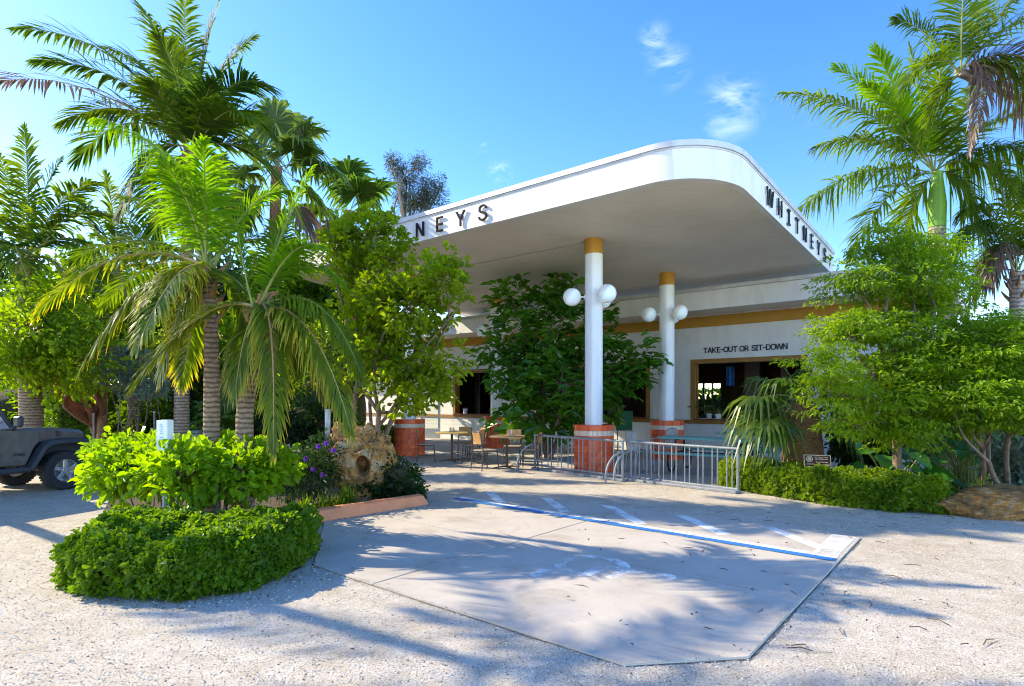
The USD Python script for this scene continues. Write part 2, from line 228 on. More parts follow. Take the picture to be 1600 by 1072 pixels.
def ringmat(name, c1, c2, sc):
    return usdkit.material(stage, L + name, {'g': ('geometry', {}), 'w': ('wave_texture', {'wave_type': 'bands', 'bands_direction': 'z', 'scale': sc, 'distortion': 2.5, 'detail': 3.0, 'detail_scale': 2.0}), 'n': ('noise_texture', {'scale': 18.0, 'detail': 5.0}), 'r': ('rgb_ramp', {'ramp': [(0.0, c1), (0.35, c2), (1.0, tuple(c * 1.25 for c in c2))]}), 'rn': ('rgb_ramp', {'ramp': [(0.3, (0.6, 0.58, 0.55)), (0.65, (1, 1, 1))]}), 'x': ('mix', {'mix_type': 'multiply', 'fac': 1.0}), 'b': ('bump', {'strength': 0.6, 'distance': 0.02}), 'p': ('principled_bsdf', {'roughness': 0.9, 'specular_ior_level': 0.2})},
        [('g.position', 'w.vector'), ('g.position', 'n.vector'), ('w.fac', 'r.fac'), ('n.fac', 'rn.fac'), ('r.color', 'x.color1'), ('rn.color', 'x.color2'), ('x.color', 'p.base_color'), ('w.fac', 'b.height'), ('b.normal', 'p.normal')], surface='p.BSDF')
M['palm_trunk'] = ringmat('palm_trunk', (0.13, 0.085, 0.055), (0.30, 0.21, 0.145), 5.0)
M['palm_trunk_grey'] = ringmat('grey_palm_trunk', (0.20, 0.17, 0.14), (0.40, 0.34, 0.28), 3.0)
M['fibre'] = mat('fibrous_palm_base', (0.26, 0.14, 0.065), 0.95, 0.5, 25.0, 1.0, 60.0)
M['crownshaft'] = mat('green_crownshaft', (0.20, 0.38, 0.035), 0.35, 0.2, 3.0)
M['rachis'] = mat('frond_stalk', (0.22, 0.24, 0.06), 0.5, 0.2, 5.0)
M['rachis_tan'] = mat('dry_frond_stalk', (0.36, 0.24, 0.10), 0.6, 0.2, 5.0)
# foliage
M['frond'] = leafmat('frond_green', [(0.0, (0.05, 0.12, 0.014)), (0.5, (0.11, 0.21, 0.018)), (1.0, (0.21, 0.31, 0.024))], 0.45, rough=.6, spec=.12)
M['frond_bright'] = leafmat('frond_bright_green', [(0.0, (0.07, 0.20, 0.010)), (0.5, (0.12, 0.28, 0.012)), (1.0, (0.22, 0.36, 0.016))], 0.5, rough=.6, spec=.12)
M['frond_tips'] = leafmat('frond_yellowing', [(0.0, (0.06, 0.13, 0.014)), (0.5, (0.11, 0.20, 0.016)), (1.0, (0.20, 0.27, 0.02))], 0.5,
                          uvramp=([(0.0, (0.20, 0.22, 0.02)), (0.6, (0.38, 0.36, 0.03)), (0.85, (0.48, 0.34, 0.035)), (1.0, (0.42, 0.27, 0.08))], [(0.38, (0, 0, 0)), (0.85, (1, 1, 1))]))
M['frond_dark'] = leafmat('frond_dark', [(0.0, (0.028, 0.08, 0.014)), (0.5, (0.065, 0.14, 0.018)), (1.0, (0.14, 0.22, 0.028))], 0.52, rough=.6, spec=.12)
M['frond_dry'] = leafmat('frond_dry', [(0.0, (0.10, 0.065, 0.05)), (0.5, (0.22, 0.15, 0.10)), (1.0, (0.34, 0.26, 0.17))], 0.25)
M['fan_leaf'] = leafmat('fan_leaf', [(0.0, (0.04, 0.10, 0.018)), (0.5, (0.09, 0.17, 0.03)), (1.0, (0.20, 0.27, 0.06))], 0.35, rough=0.32, spec=0.5)
M['hedge'] = leafmat('hedge_leaf', [(0.0, (0.055, 0.15, 0.010)), (0.45, (0.11, 0.24, 0.012)), (0.85, (0.21, 0.34, 0.018)), (1.0, (0.25, 0.20, 0.04))], 0.42)
M['hedge_yellow'] = leafmat('hedge_leaf_yellow', [(0.0, (0.07, 0.16, 0.010)), (0.45, (0.18, 0.31, 0.014)), (1.0, (0.36, 0.44, 0.025))], 0.42)
M['bush'] = leafmat('bright_bush_leaf', [(0.0, (0.09, 0.23, 0.010)), (0.45, (0.18, 0.36, 0.010)), (1.0, (0.32, 0.48, 0.014))], 0.5)
M['rubber'] = leafmat('rubber_tree_leaf', [(0.0, (0.028, 0.11, 0.012)), (0.5, (0.065, 0.23, 0.016)), (0.9, (0.14, 0.36, 0.022)), (1.0, (0.24, 0.44, 0.03))], 0.38, rough=0.25, spec=0.6)
M['lime_tree'] = leafmat('lime_tree_leaf', [(0.0, (0.09, 0.18, 0.010)), (0.5, (0.19, 0.31, 0.012)), (0.85, (0.31, 0.41, 0.016)), (1.0, (0.44, 0.40, 0.02))], 0.6)
M['feather_tree'] = leafmat('feathery_tree_leaf', [(0.0, (0.08, 0.19, 0.010)), (0.5, (0.18, 0.34, 0.012)), (0.85, (0.32, 0.45, 0.015)), (1.0, (0.48, 0.50, 0.02))], 0.5)
M['mid_green'] = leafmat('mid_green_leaf', [(0.0, (0.035, 0.10, 0.010)), (0.5, (0.085, 0.20, 0.014)), (1.0, (0.18, 0.31, 0.02))], 0.45)
M['light_green'] = leafmat('light_green_leaf', [(0.0, (0.09, 0.20, 0.012)), (0.5, (0.18, 0.34, 0.016)), (1.0, (0.32, 0.46, 0.025))], 0.5)
M['dark_green'] = leafmat('dark_green_leaf', [(0.0, (0.010, 0.035, 0.010)), (0.5, (0.025, 0.08, 0.014)), (1.0, (0.055, 0.14, 0.02))], 0.25)
M['silver_leaf'] = leafmat('silver_leaf', [(0.0, (0.14, 0.19, 0.14)), (0.5, (0.24, 0.29, 0.21)), (1.0, (0.36, 0.40, 0.30))], 0.2)
M['needle'] = leafmat('casuarina_needle', [(0.0, (0.045, 0.065, 0.035)), (0.5, (0.085, 0.10, 0.05)), (1.0, (0.14, 0.145, 0.075))], 0.25)
M['purple'] = leafmat('purple_petal', [(0.0, (0.22, 0.06, 0.42)), (1.0, (0.42, 0.14, 0.62))], 0.3)
M['big_leaf'] = leafmat('broad_glossy_leaf', [(0.0, (0.03, 0.14, 0.02)), (0.5, (0.065, 0.24, 0.028)), (1.0, (0.13, 0.34, 0.04))], 0.3, rough=0.3, spec=0.5)
M['bromeliad'] = leafmat('bromeliad_leaf', [(0.0, (0.10, 0.03, 0.03)), (0.5, (0.22, 0.10, 0.06)), (1.0, (0.38, 0.28, 0.13))], 0.2)
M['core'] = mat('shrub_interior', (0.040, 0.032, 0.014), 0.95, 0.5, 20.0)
M['car_paint'] = usdkit.material(stage, L + 'gunmetal_car_paint', {'g': ('geometry', {}), 'n': ('noise_texture', {'scale': 9.0, 'detail': 5.0}), 'r': ('rgb_ramp', {'ramp': [(0.3, (0.075, 0.070, 0.064)), (0.7, (0.105, 0.097, 0.088))]}), 'p': ('principled_bsdf', {'roughness': 0.32, 'metallic': 0.35, 'coat_weight': 0.6, 'coat_roughness': 0.1})}, [('g.position', 'n.vector'), ('n.fac', 'r.fac'), ('r.color', 'p.base_color')], surface='p.BSDF')
M['black_plastic'] = mat('black_plastic', (0.030, 0.033, 0.040), 0.45, 0.15)
M['tyre'] = mat('tyre_rubber', (0.022, 0.022, 0.023), 0.8, 0.25, 30.0)
M['rim'] = mat('alloy_rim', (0.55, 0.54, 0.52), 0.28, 0.1, metal=0.85)
M['amber'] = mat('amber_lens', (0.55, 0.07, 0.02), 0.2, 0.05)
M['lens'] = mat('headlight_lens', (0.6, 0.62, 0.62), 0.1, 0.05)
M['glass'] = usdkit.material(stage, L + 'window_glass', {'f': ('fresnel', {'IOR': 1.5}), 't': ('transparent_bsdf', {'color': (0.93, 0.96, 0.95)}), 'g': ('glossy_bsdf', {'roughness': 0.02, 'color': (0.9, 0.9, 0.9)}), 'm': ('mix_closure', {})}, [('f.fac', 'm.fac'), ('t.BSDF', 'm.closure1'), ('g.BSDF', 'm.closure2')], surface='m.closure')
M['car_glass'] = usdkit.material(stage, L + 'tinted_car_glass', {'f': ('fresnel', {'IOR': 1.5}), 't': ('transparent_bsdf', {'color': (0.25, 0.28, 0.28)}), 'g': ('glossy_bsdf', {'roughness': 0.02}), 'm': ('mix_closure', {})}, [('f.fac', 'm.fac'), ('t.BSDF', 'm.closure1'), ('g.BSDF', 'm.closure2')], surface='m.closure')
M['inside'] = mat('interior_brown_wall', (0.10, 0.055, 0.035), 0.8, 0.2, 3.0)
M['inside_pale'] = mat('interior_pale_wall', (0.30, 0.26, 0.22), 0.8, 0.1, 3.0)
M['counter'] = mat('red_brown_counter', (0.19, 0.045, 0.02), 0.35, 0.2, 6.0)
M['sign_brown'] = mat('brown_sign_board', (0.085, 0.032, 0.018), 0.6, 0.2, 12.0)
M['sign_cream'] = mat('cream_sign_lettering', (0.66, 0.50, 0.36), 0.6, 0.1, 12.0)
M['white_post'] = mat('white_sign_post', (0.74, 0.74, 0.73), 0.5, 0.05, 4.0)
M['grey_post'] = mat('grey_steel_post', (0.42, 0.45, 0.50), 0.5, 0.15, 20.0, metal=0.3)
M['blue_cloth'] = mat('blue_cloth', (0.025, 0.11, 0.36), 0.7, 0.3, 6.0)
M['box_grey'] = mat('utility_box', (0.20, 0.22, 0.18), 0.6, 0.1)
M['roof'] = mat('flat_roof', (0.50, 0.49, 0.47), 0.85, 0.1)
M['twig'] = mat('dry_twig', (0.09, 0.065, 0.045), 0.9, 0.3)
M['pebble'] = usdkit.material(stage, L + 'pebble', {'o': ('object_info', {}), 'r': ('rgb_ramp', {'ramp': [(0.0, (0.13, 0.11, 0.09)), (0.16, (0.38, 0.32, 0.26)), (0.5, (0.58, 0.52, 0.43)), (1.0, (0.70, 0.65, 0.56))]}), 'p': ('principled_bsdf', {'roughness': 0.9, 'specular_ior_level': 0.2})}, [('o.random', 'r.fac'), ('r.color', 'p.base_color')], surface='p.BSDF')
# ------------------------------------------------------------------ leaf and plant makers
def leaf_arrays(C, D, N, Ln, Wd, kind='oval', fold=0.28, droop=0.15):
    n = len(C); D = unit(D); S = unit(np.cross(D, N)); N = np.cross(S, D)
    Ln = np.broadcast_to(Ln, (n,))[:, None]; Wd = np.broadcast_to(Wd, (n,))[:, None]
    dn = np.array([0, 0, -1.0])
    if kind == 'diamond':
        rel = [C, C + D * Ln * .5 + S * Wd * .5 + N * Wd * fold, C + D * Ln + dn * Ln * droop, C + D * Ln * .5 - S * Wd * .5 + N * Wd * fold]
        F = np.array([[0, 1, 2], [0, 2, 3]])
    else:
        a, b, wa, wb = (.30, .72, .46, .40) if kind == 'oval' else (.35, .80, .46, .52)
        e1 = dn * Ln * droop * a * a; e2 = dn * Ln * droop * b * b
        m1 = C + D * Ln * a + e1; m2 = C + D * Ln * b + e2
        rel = [C, m1, m2, C + D * Ln + dn * Ln * droop, m1 + S * Wd * wa + N * Wd * fold, m2 + S * Wd * wb + N * Wd * fold, m1 - S * Wd * wa + N * Wd * fold, m2 - S * Wd * wb + N * Wd * fold]
        F = np.array([[0, 4, 1], [1, 4, 5], [1, 5, 2], [2, 5, 3], [0, 1, 6], [1, 7, 6], [1, 2, 7], [2, 3, 7]])
    k = len(rel); V = np.stack(rel, 1).reshape(-1, 3)
    return V, (F[None] + (np.arange(n) * k)[:, None, None]).reshape(-1, 3)
def rand_unit(r, n): return unit(r.normal(size=(n, 3)))
def in_blobs(r, blobs, n, shell=0.45):
    b = np.array(blobs, float); vol = b[:, 3] * b[:, 4] * b[:, 5]; w = vol ** 0.75
    k = r.choice(len(b), n, p=w / w.sum()); d = rand_unit(r, n); q = r.random(n) ** shell
    lump = 0.58 + 0.85 * meshkit.noise(d * 2.6 + k[:, None] * 7.3, 5)
    return b[k, :3] + d * b[k, 3:6] * (q * lump)[:, None], d, k
def foliage(r, blobs, clumps, per, cr, Ln, Wd, kind='oval', flat=1.0, up=0.5, out=0.7, grav=0.0, shell=0.45, zmin=0.03, tier=False):
    c, d, k = in_blobs(r, blobs, clumps, shell)
    if tier: c[:, 2] = np.round(c[:, 2] / tier) * tier + r.normal(0, .05, len(c))
    i = np.repeat(np.arange(clumps), per); n = len(i)
    o = rand_unit(r, n) * (r.random((n, 1)) ** 0.5); o[:, 2] *= flat
    if flat < 0.6: o[:, 2] -= 0.22 * (o[:, 0] ** 2 + o[:, 1] ** 2)
    C = c[i] + o * cr
    D = unit(d[i] * out + o * 0.9 + rand_unit(r, n) * 0.5 + np.array([0, 0, -grav])); N = unit(rand_unit(r, n) * 0.55 + np.array([0, 0, up]) + d[i] * 0.35)
    ok = C[:, 2] > zmin
    s = np.exp(r.normal(0, 0.22, n))
    return leaf_arrays(C[ok], D[ok], N[ok], (Ln * s)[ok], (Wd * s)[ok], kind) + (c,)
def limb(mb, a, b, r0, r1, r, bend=0.12, n=7, sides=7):
    a = np.asarray(a, float); b = np.asarray(b, float); t = np.linspace(0, 1, n)[:, None]
    ln = np.linalg.norm(b - a); o = r.normal(0, bend * ln, 3); o2 = r.normal(0, bend * .4 * ln, 3)
    p = a + (b - a) * t + o * np.sin(np.pi * t) + o2 * np.sin(2 * np.pi * t); mb.tube(p, r0 + (r1 - r0) * t[:, 0] ** .8, sides); return p
def tree(name, label, base, blobs, leaf, clumps, per, cr, Ln, Wd, kind='oval', bark='bark', r0=0.12, fork=0.35, seed=1, group=None, trunks=1, cat='tree', **kw):
    r = np.random.default_rng(seed); base = np.asarray(base, float); o = thing(name, label, cat, base, 0, group)
    v, f, c = foliage(r, blobs, clumps, per, cr, Ln, Wd, kind, **kw)
    b = np.array(blobs, float); cen = np.average(b[:, :3], axis=0, weights=b[:, 3]); tr = MB(); br = MB()
    fk = base + (cen - base) * np.array([.45, .45, fork]) if trunks == 1 else None
    for q in range(trunks):
        bq = base + (r.normal(0, .12, 3) * [1, 1, 0] if trunks > 1 else 0)
        top = fk if trunks == 1 else bq + (b[q % len(b), :3] - bq) * fork
        p = limb(tr, bq - [0, 0, .05], top, r0, r0 * .75, r, .04)
        for j, e in enumerate(b):
            if trunks > 1 and j % trunks != q: continue
            limb(br, p[-1], e[:3], r0 * .6, r0 * .18, r, .10)
    for j in range(min(len(c), 70)):
        e = b[np.argmin(((b[:, :3] - c[j]) ** 2).sum(1)), :3]; limb(br, e + r.normal(0, .05, 3), c[j], r0 * .16, r0 * .05, r, .12, 4, 4)
    obj('trunk', tr, M[bark], o, 60, off=base); obj('branches', br, M[bark], o, 60, off=base)
    p = obj('crown', (v, f), M[leaf], o, off=base); p.SetCustomDataByKey('kind', 'stuff'); return o
def shrub(name, label, base, blobs, leaf, clumps, per, cr, Ln, Wd, kind='oval', seed=1, group=None, stems=6, cat='shrub', core=0.0, bark='bark', sr=0.012, **kw):
    r = np.random.default_rng(seed); base = np.asarray(base, float); o = thing(name, label, cat, base, 0, group)
    v, f, c = foliage(r, blobs, clumps, per, cr, Ln, Wd, kind, **kw)
    if stems:
        st = MB(); b = np.array(blobs, float)
        for j in range(stems):
            e = b[j % len(b), :3] + r.normal(0, .4, 3) * b[j % len(b), 3:6]; e[2] = max(e[2], base[2] + .1)
            g = np.array([e[0] * .6 + base[0] * .4, e[1] * .6 + base[1] * .4, base[2]]) + r.normal(0, .06, 3) * [1, 1, 0]
            limb(st, g, e, sr, sr * .4, r, .08, 5, 5)
        obj('stems', st, M[bark], o, 60, off=base)
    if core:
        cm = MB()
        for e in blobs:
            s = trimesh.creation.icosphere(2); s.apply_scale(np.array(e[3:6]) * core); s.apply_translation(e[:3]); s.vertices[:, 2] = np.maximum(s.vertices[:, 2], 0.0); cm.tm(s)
        obj('inner_twigs', cm, M['core'], o, off=base).SetCustomDataByKey('kind', 'stuff')  # solid dark blobs added inside to block the view between leaves
    p = obj('foliage', (v, f), M[leaf], o, off=base); p.SetCustomDataByKey('kind', 'stuff'); return o
def hedge(name, label, poly, h, leaf, n, Ln, Wd, seed=1, kind='oval', rough=0.05, lean=0.0, group=None):
    r = np.random.default_rng(seed); P = sg.Polygon(poly).buffer(.15).buffer(-.15) if not isinstance(poly, sg.Polygon) else poly
    c0 = np.array([P.centroid.x, P.centroid.y, 0.0]); o = thing(name, label, 'hedge', c0, 0, group)
    core = MB(); core.prism(P.buffer(-.13), 0.0, h * .80); obj('inner_twigs', core, M['core'], o, off=c0)  # closed dark body added inside the hedge so gaps do not show through
    ring = P.exterior; per = ring.length; ns = int(n * per * h / (per * h + P.area)); nt = n - ns
    s = r.random(ns) * per; q = np.array([ring.interpolate(x).coords[0] for x in s]); q2 = np.array([ring.interpolate((x + .03) % per).coords[0] for x in s])
    tg = unit(q2 - q); sgn = 1 if ring.is_ccw else -1; nm = np.stack([tg[:, 1] * sgn, -tg[:, 0] * sgn, np.zeros(ns)], 1)
    z = h * r.random(ns) ** .9; pos = np.c_[q, z]
    inset = .10 * np.clip((z / h - .7) / .3, 0, 1) ** 2 + .10 * np.clip(.22 - z / h, 0, 1)
    pos = pos - nm * inset[:, None]
    x0, y0, x1, y1 = P.bounds; pts = []
    while len(pts) < nt:
        c = r.random((nt * 2, 2)) * [x1 - x0, y1 - y0] + [x0, y0]; import shapely; ok = shapely.contains_xy(P, c[:, 0], c[:, 1]); pts += c[ok].tolist()
    t = np.array(pts[:nt]); dist = shapely.distance(shapely.points(t), ring); zt = h - .09 * np.clip(1 - dist / .14, 0, 1) ** 2
    pos = np.vstack([pos, np.c_[t, zt]]); nm = np.vstack([nm, np.tile([0, 0, 1.0], (nt, 1))])
    bump = meshkit.fbm(pos * 7.0, 3, seed) - .5; gap = meshkit.noise(pos * 9.0 + 40, seed + 2); keep = (gap > .24) | (r.random(len(pos)) < .25); pos, nm, bump = pos[keep], nm[keep], bump[keep]
    pos = pos + nm * (bump * rough * 5.2 + r.normal(0, rough * .40, len(pos)))[:, None]; pos[:, 2] = np.maximum(pos[:, 2], .015)
    D = unit(nm * .55 + rand_unit(r, len(pos)) * .8 + np.array([0, 0, .25])); N = unit(nm + rand_unit(r, len(pos)) * .6 + np.array([0, 0, .5]))
    tw = MB()
    for q in r.choice(len(pos), min(260, len(pos) // 60), replace=False):
        e = pos[q] + nm[q] * .012; b0 = e - nm[q] * .14 + r.normal(0, .05, 3); b0[2] = max(b0[2], .01); tw.tube([b0, (b0 + e) / 2 + r.normal(0, .015, 3), e], [.004, .003, .0015], 4)
    obj('twigs', tw, M['bark'], o, off=c0).SetCustomDataByKey('kind', 'stuff')
    sc = np.exp(r.normal(0, .25, len(pos))); v, f = leaf_arrays(pos, D, N, Ln * sc, Wd * sc, kind)
    obj('foliage', (v, f), M[leaf], o, off=c0).SetCustomDataByKey('kind', 'stuff'); return o
def frond(o, off, B, C, T, leaf, r, n=58, Lf=0.62, w=0.034, droop=0.35, vee=0.25, rr=0.022, stalk='rachis', t0=0.14, curl=0.0, twist=0.0, dense=1.0):
    n = int(n * dense); t = np.linspace(0, 1, n); B, C, T = map(lambda q: np.asarray(q, float), (B, C, T))
    P = lambda s: ((1 - s) ** 2)[:, None] * B + (2 * s * (1 - s))[:, None] * C + (s ** 2)[:, None] * T
    ts = np.linspace(0, 1, 14); mb = MB(); mb.tube(P(ts), rr * (1 - .88 * ts), 5)
    s = t0 + (1 - t0) * t; p = P(s); tg = unit((2 * (1 - s))[:, None] * (C - B) + (2 * s)[:, None] * (T - C))
    up = np.array([0, 0, 1.0]); sd = np.cross(tg, up); bad = np.linalg.norm(sd, axis=1) < .25
    h = np.cross(unit(T - B), up); h = h if np.linalg.norm(h) > .1 else np.array([1.0, 0, 0])
    sd[bad] = h; sd = unit(sd - (sd * tg).sum(1)[:, None] * tg)
    if twist: a = twist * s[:, None]; nn = np.cross(sd, tg); sd = sd * np.cos(a) + nn * np.sin(a)
    nr = np.cross(sd, tg)
    prof = np.interp(s, [0, .12, .3, .6, .85, 1], [.25, .6, 1, .95, .65, .3]); ang = np.interp(s, [0, .3, .8, 1], [1.15, 1.0, .72, .25])
    V = []; Fc = []; UV = []; k = 0
    for side in (-1, 1):
        ja = ang + r.normal(0, .09, n); jv = vee + r.normal(0, .13 if vee < .35 else .40, n)
        d = unit(tg * np.cos(ja)[:, None] + sd * (side * np.sin(ja) * np.cos(jv))[:, None] + nr * (np.sin(ja) * np.sin(jv))[:, None])
        ln = Lf * prof * (1 + r.normal(0, .08, n)); wd = unit(tg - (tg * d).sum(1)[:, None] * d) * np.cos(.5) + np.cross(d, tg) * np.sin(.5) * side
        dr = droop * (.6 + .8 * r.random(n)); pts = []
        for q, wq in ((0.0, .45), (.35, 1.0), (.7, .8), (1.0, .03)):
            c = p + d * (ln * q)[:, None] + np.array([0, 0, -1.0]) * (ln * dr * q ** 2)[:, None] - d * (ln * dr * .25 * q ** 2)[:, None]
            x = wd * (w * .5 * wq); pts += [c - x, c + x]; UV.append(np.c_[np.full(n, q), s]); UV.append(np.c_[np.full(n, q), s])
        V.append(np.stack(pts, 1).reshape(-1, 3)); uvs = np.stack(UV[-8:], 1).reshape(-1, 2); UV = UV[:-8]; UV.append(uvs)
        f = np.array([[0, 1, 3], [0, 3, 2], [2, 3, 5], [2, 5, 4], [4, 5, 7], [4, 7, 6]])
        Fc.append((f[None] + (np.arange(n) * 8)[:, None, None]).reshape(-1, 3) + k); k += n * 8
    f_ = obj('frond', (np.vstack(V), np.vstack(Fc)), M[leaf], o, uv=np.vstack(UV), off=off)
    obj('stalk', mb, M[stalk], f_, 60, off=off); return f_
def fan(o, off, B, E, R, leaf, r, n=34, spread=2.6, droop=0.5, w=0.05, stalk='rachis', face=None, rr=.014):
    B = np.asarray(B, float); E = np.asarray(E, float); ax = unit(E - B); mb = MB(); t = np.linspace(0, 1, 6)[:, None]
    mb.tube(B + (E - B) * t + np.array([0, 0, .10]) * np.linalg.norm(E - B) * np.sin(np.pi * t), rr * np.linspace(1, .6, 6), 5)
    up = np.array([0, 0, 1.0]) if face is None else np.asarray(face, float); sd = np.cross(ax, up); sd = unit(sd) if np.linalg.norm(sd) > .1 else np.array([1.0, 0, 0]); nr = np.cross(sd, ax)
    a = np.linspace(-spread, spread, n) + r.normal(0, .03, n); d = unit(np.cos(a)[:, None] * ax + np.sin(a)[:, None] * sd + nr * (.25 * np.abs(np.sin(a)))[:, None])
    ln = R * (.75 + .25 * np.cos(a * .6)) * (1 + r.normal(0, .05, n)); wd = unit(np.cross(d, nr)); zig = np.where(np.arange(n) % 2, 1, -1)[:, None]
    pts = []
    for q, wq in ((0.0, .1), (.45, 1.25), (.75, .7), (1.0, .04)):
        c = E + d * (ln * q)[:, None] + np.array([0, 0, -1.0]) * (ln * droop * (.7 + .6 * r.random(n)) * q ** 3)[:, None]
        ww = wd * (w * R * wq); pts += [c - ww + nr * zig * w * .25 * wq, c + ww - nr * zig * w * .25 * wq]
    V = np.stack(pts, 1).reshape(-1, 3); f = np.array([[0, 1, 3], [0, 3, 2], [2, 3, 5], [2, 5, 4], [4, 5, 7], [4, 7, 6]])
    f_ = obj('fan_leaf', (V, (f[None] + (np.arange(n) * 8)[:, None, None]).reshape(-1, 3)), M[leaf], o, off=off)
    obj('stalk', mb, M[stalk], f_, 60, off=off); return f_
def palm_trunk(o, off, pts, r0, r1, m, bulge=0.0, rings=True):
    p = np.asarray(pts, float); k = np.linspace(0, 1, len(p)); n = 110; t = np.linspace(0, 1, n)
    q = np.stack([np.interp(t, k, p[:, i]) for i in range(3)], 1)
    for _ in range(6): q[1:-1] = (q[:-2] + q[1:-1] * 2 + q[2:]) / 4
    rad = r0 + (r1 - r0) * t + bulge * np.exp(-(t / .08) ** 2)
    if rings: rad = rad * (1 + .014 * np.where(np.arange(n) % 2, 1, -1) + .03 * (meshkit.noise(np.c_[t * 9, t * 0, t * 0 + p[0, 0]], 4) - .5))
    mb = MB(); mb.tube(q, rad, 14); return obj('trunk', mb, M[m], o, 50, off=off)
# ------------------------------------------------------------------ canopy frame of reference: u to the right front, v to the back
K = np.array([3.29, 9.36]); U = np.array([.773, -.634]); V2 = np.array([.634, .773])
def W(u, v, z=0.0): q = K + U * u + V2 * v; return np.array([q[0], q[1], z])
def u_at(px, v): r = (px - 800) / F; return (r * (K[1] + v * V2[1]) - K[0] - v * V2[0]) / (U[0] - r * U[1])
RZU = math.atan2(U[1], U[0])
MUV = np.eye(4); MUV[:2, 0] = U; MUV[:2, 1] = V2; MUV[:2, 3] = K
CUT = None
# ================================================================== SETTING
def ground_sheet():
    xs = np.r_[-400, -120, -60, np.arange(-24, 24.1, 1.5), 60, 120, 400]; ys = np.r_[-200, -40, np.arange(-4, 36.1, 1.5), 70, 150, 500]
    X, Y = np.meshgrid(xs, ys, indexing='ij'); n, m = X.shape
    v = np.stack([X.ravel(), Y.ravel(), np.zeros(n * m)], 1); i, j = np.meshgrid(np.arange(n - 1), np.arange(m - 1), indexing='ij'); a = i * m + j
    return v, np.stack([a, a + m, a + m + 1, a + 1], -1).reshape(-1, 4)
tag(obj('ground', ground_sheet(), M['gravel']), 'pale crushed shell gravel covering the whole forecourt', 'ground', kind='structure')
tag(obj('lawn', MB().sheet([(-60, 15.5), (-8.5, 15.5), (-9.5, 40), (-60, 60)], 0.004), M['lawn']), 'bright green lawn glimpsed behind the parked car', 'lawn', kind='structure')
tag(obj('patio', MB().sheet([tuple(W(a, b)[:2]) for a, b in ((-13, 2.6), (-6.0, 2.3), (-3.2, 2.6), (1.2, 4.2), (2.2, 8.2), (-24, 8.2), (-24, 4.5))], 0.006), M['patio']), 'grey patio paving under the canopy and tables', 'patio', kind='structure')
bedL = [G(505, 806)[:2], G(668, 779)[:2], (-1.6, 10.6), (-3.0, 12.6), (-6, 15.4), (-30, 15.4), (-30, 13.2), (-9.2, 12.7), (-7.6, 11.4), (-5.3, 7.6), (-4.25, 5.6), (-3.4, 5.0), (-2.3, 4.9), (-2.0, 5.6), (-2.3, 6.6)]
tag(obj('planting_bed', MB().sheet([tuple(map(float, q)) for q in bedL], 0.012), M['mulch']), 'dark mulch bed under the palms on the left', 'planting bed', kind='structure')
bedR = [(4.2, 11.1), (4.95, 9.25), (6.0, 8.5), (7.6, 8.0), (14, 7), (20, 12), (16, 20), W(2.7, 8.0)[:2], W(1.6, 4.4)[:2]]
tag(obj('planting_bed', MB().sheet([tuple(map(float, q)) for q in bedR], 0.012), M['mulch']), 'dark mulch bed behind the long low hedge on the right', 'planting bed', kind='structure')
# concrete pad: four slabs parted by joints, paint on top
pad = UsdGeom.Xform.Define(stage, path_for('concrete_pad')).GetPrim(); tag(pad, 'concrete parking pad with blue line and white hatching', 'parking pad', kind='structure')
pd = [G(490, 885), G(975, 1042), G(1170, 1030), G(1345, 842)]
c3 = pd[3][:2]; backL = c3 - U * 6.35
padpoly = sg.Polygon([pd[0][:2], pd[1][:2], pd[2][:2], c3, c3 - U * 5.7, (-1.12, 9.25), (-2.48, 7.88)])
def uvline(p, d, ln=30): p = np.asarray(p[:2]); return sg.LineString([p - d * ln, p + d * ln])
j1 = uvline(G(1044, 897), U); j2 = uvline(G(650, 895), V2); j3 = uvline(G(650, 895)[:2] + U * 3.1, V2)
cuts = j1.buffer(.006).union(j2.buffer(.006))
for q in getattr(padpoly.difference(cuts), 'geoms', []):
    if q.area < .05: continue
    q = q.buffer(-.008).buffer(.008); s = MB().prism(q, 0.0005, 0.013).prism(q.buffer(-.005), 0.013, 0.016); obj('slab', s, M['concrete'], pad)
obj('joint', MB().prism(padpoly.buffer(-.02), 0.0003, 0.009), M['mulch'], pad)
er = padpoly.exterior; es = np.arange(0, er.length, .06); eo = .008 + .05 * np.clip(meshkit.fbm(np.c_[es * 2.3, es * 0, es * 0], 4, 3) - .38, 0, 1)
epts = []
for a_, o_ in zip(es, eo):
    q0 = np.array(er.interpolate(a_).coords[0]); q1 = np.array(er.interpolate(a_ + .02).coords[0]); t_ = unit(q1 - q0); sg_ = 1 if er.is_ccw else -1; epts.append(tuple(q0 + np.array([t_[1], -t_[0]]) * sg_ * o_))
obj('edge_dirt', MB().sheet(sg.Polygon(epts).buffer(0), 0.004), M['edge_dirt'], pad)
def strip(a, b, w): return sg.LineString([a, b]).buffer(w / 2, cap_style=2)
bl0, bl1 = G(694, 778)[:2], G(1313, 879.5)[:2]
ZP = 0.0185; padin = padpoly.buffer(-.03)
obj('blue_line', MB().sheet(strip(bl0, bl1, .125).intersection(padin), ZP + .0045), M['blue_paint'], pad)
obj('white_line', MB().sheet(strip(bl0 + V2 * .125 + U * .2, bl1 + V2 * .125, .11).intersection(padin), ZP + .003), M['white_paint_line'], pad)
inner = padpoly.buffer(-.04)
obj('white_border', MB().sheet(strip(bl1 + V2 * .19 - U * .16, c3 - U * .16 - V2 * .02, .26).intersection(inner), ZP + .0015), M['white_paint_line'], pad)
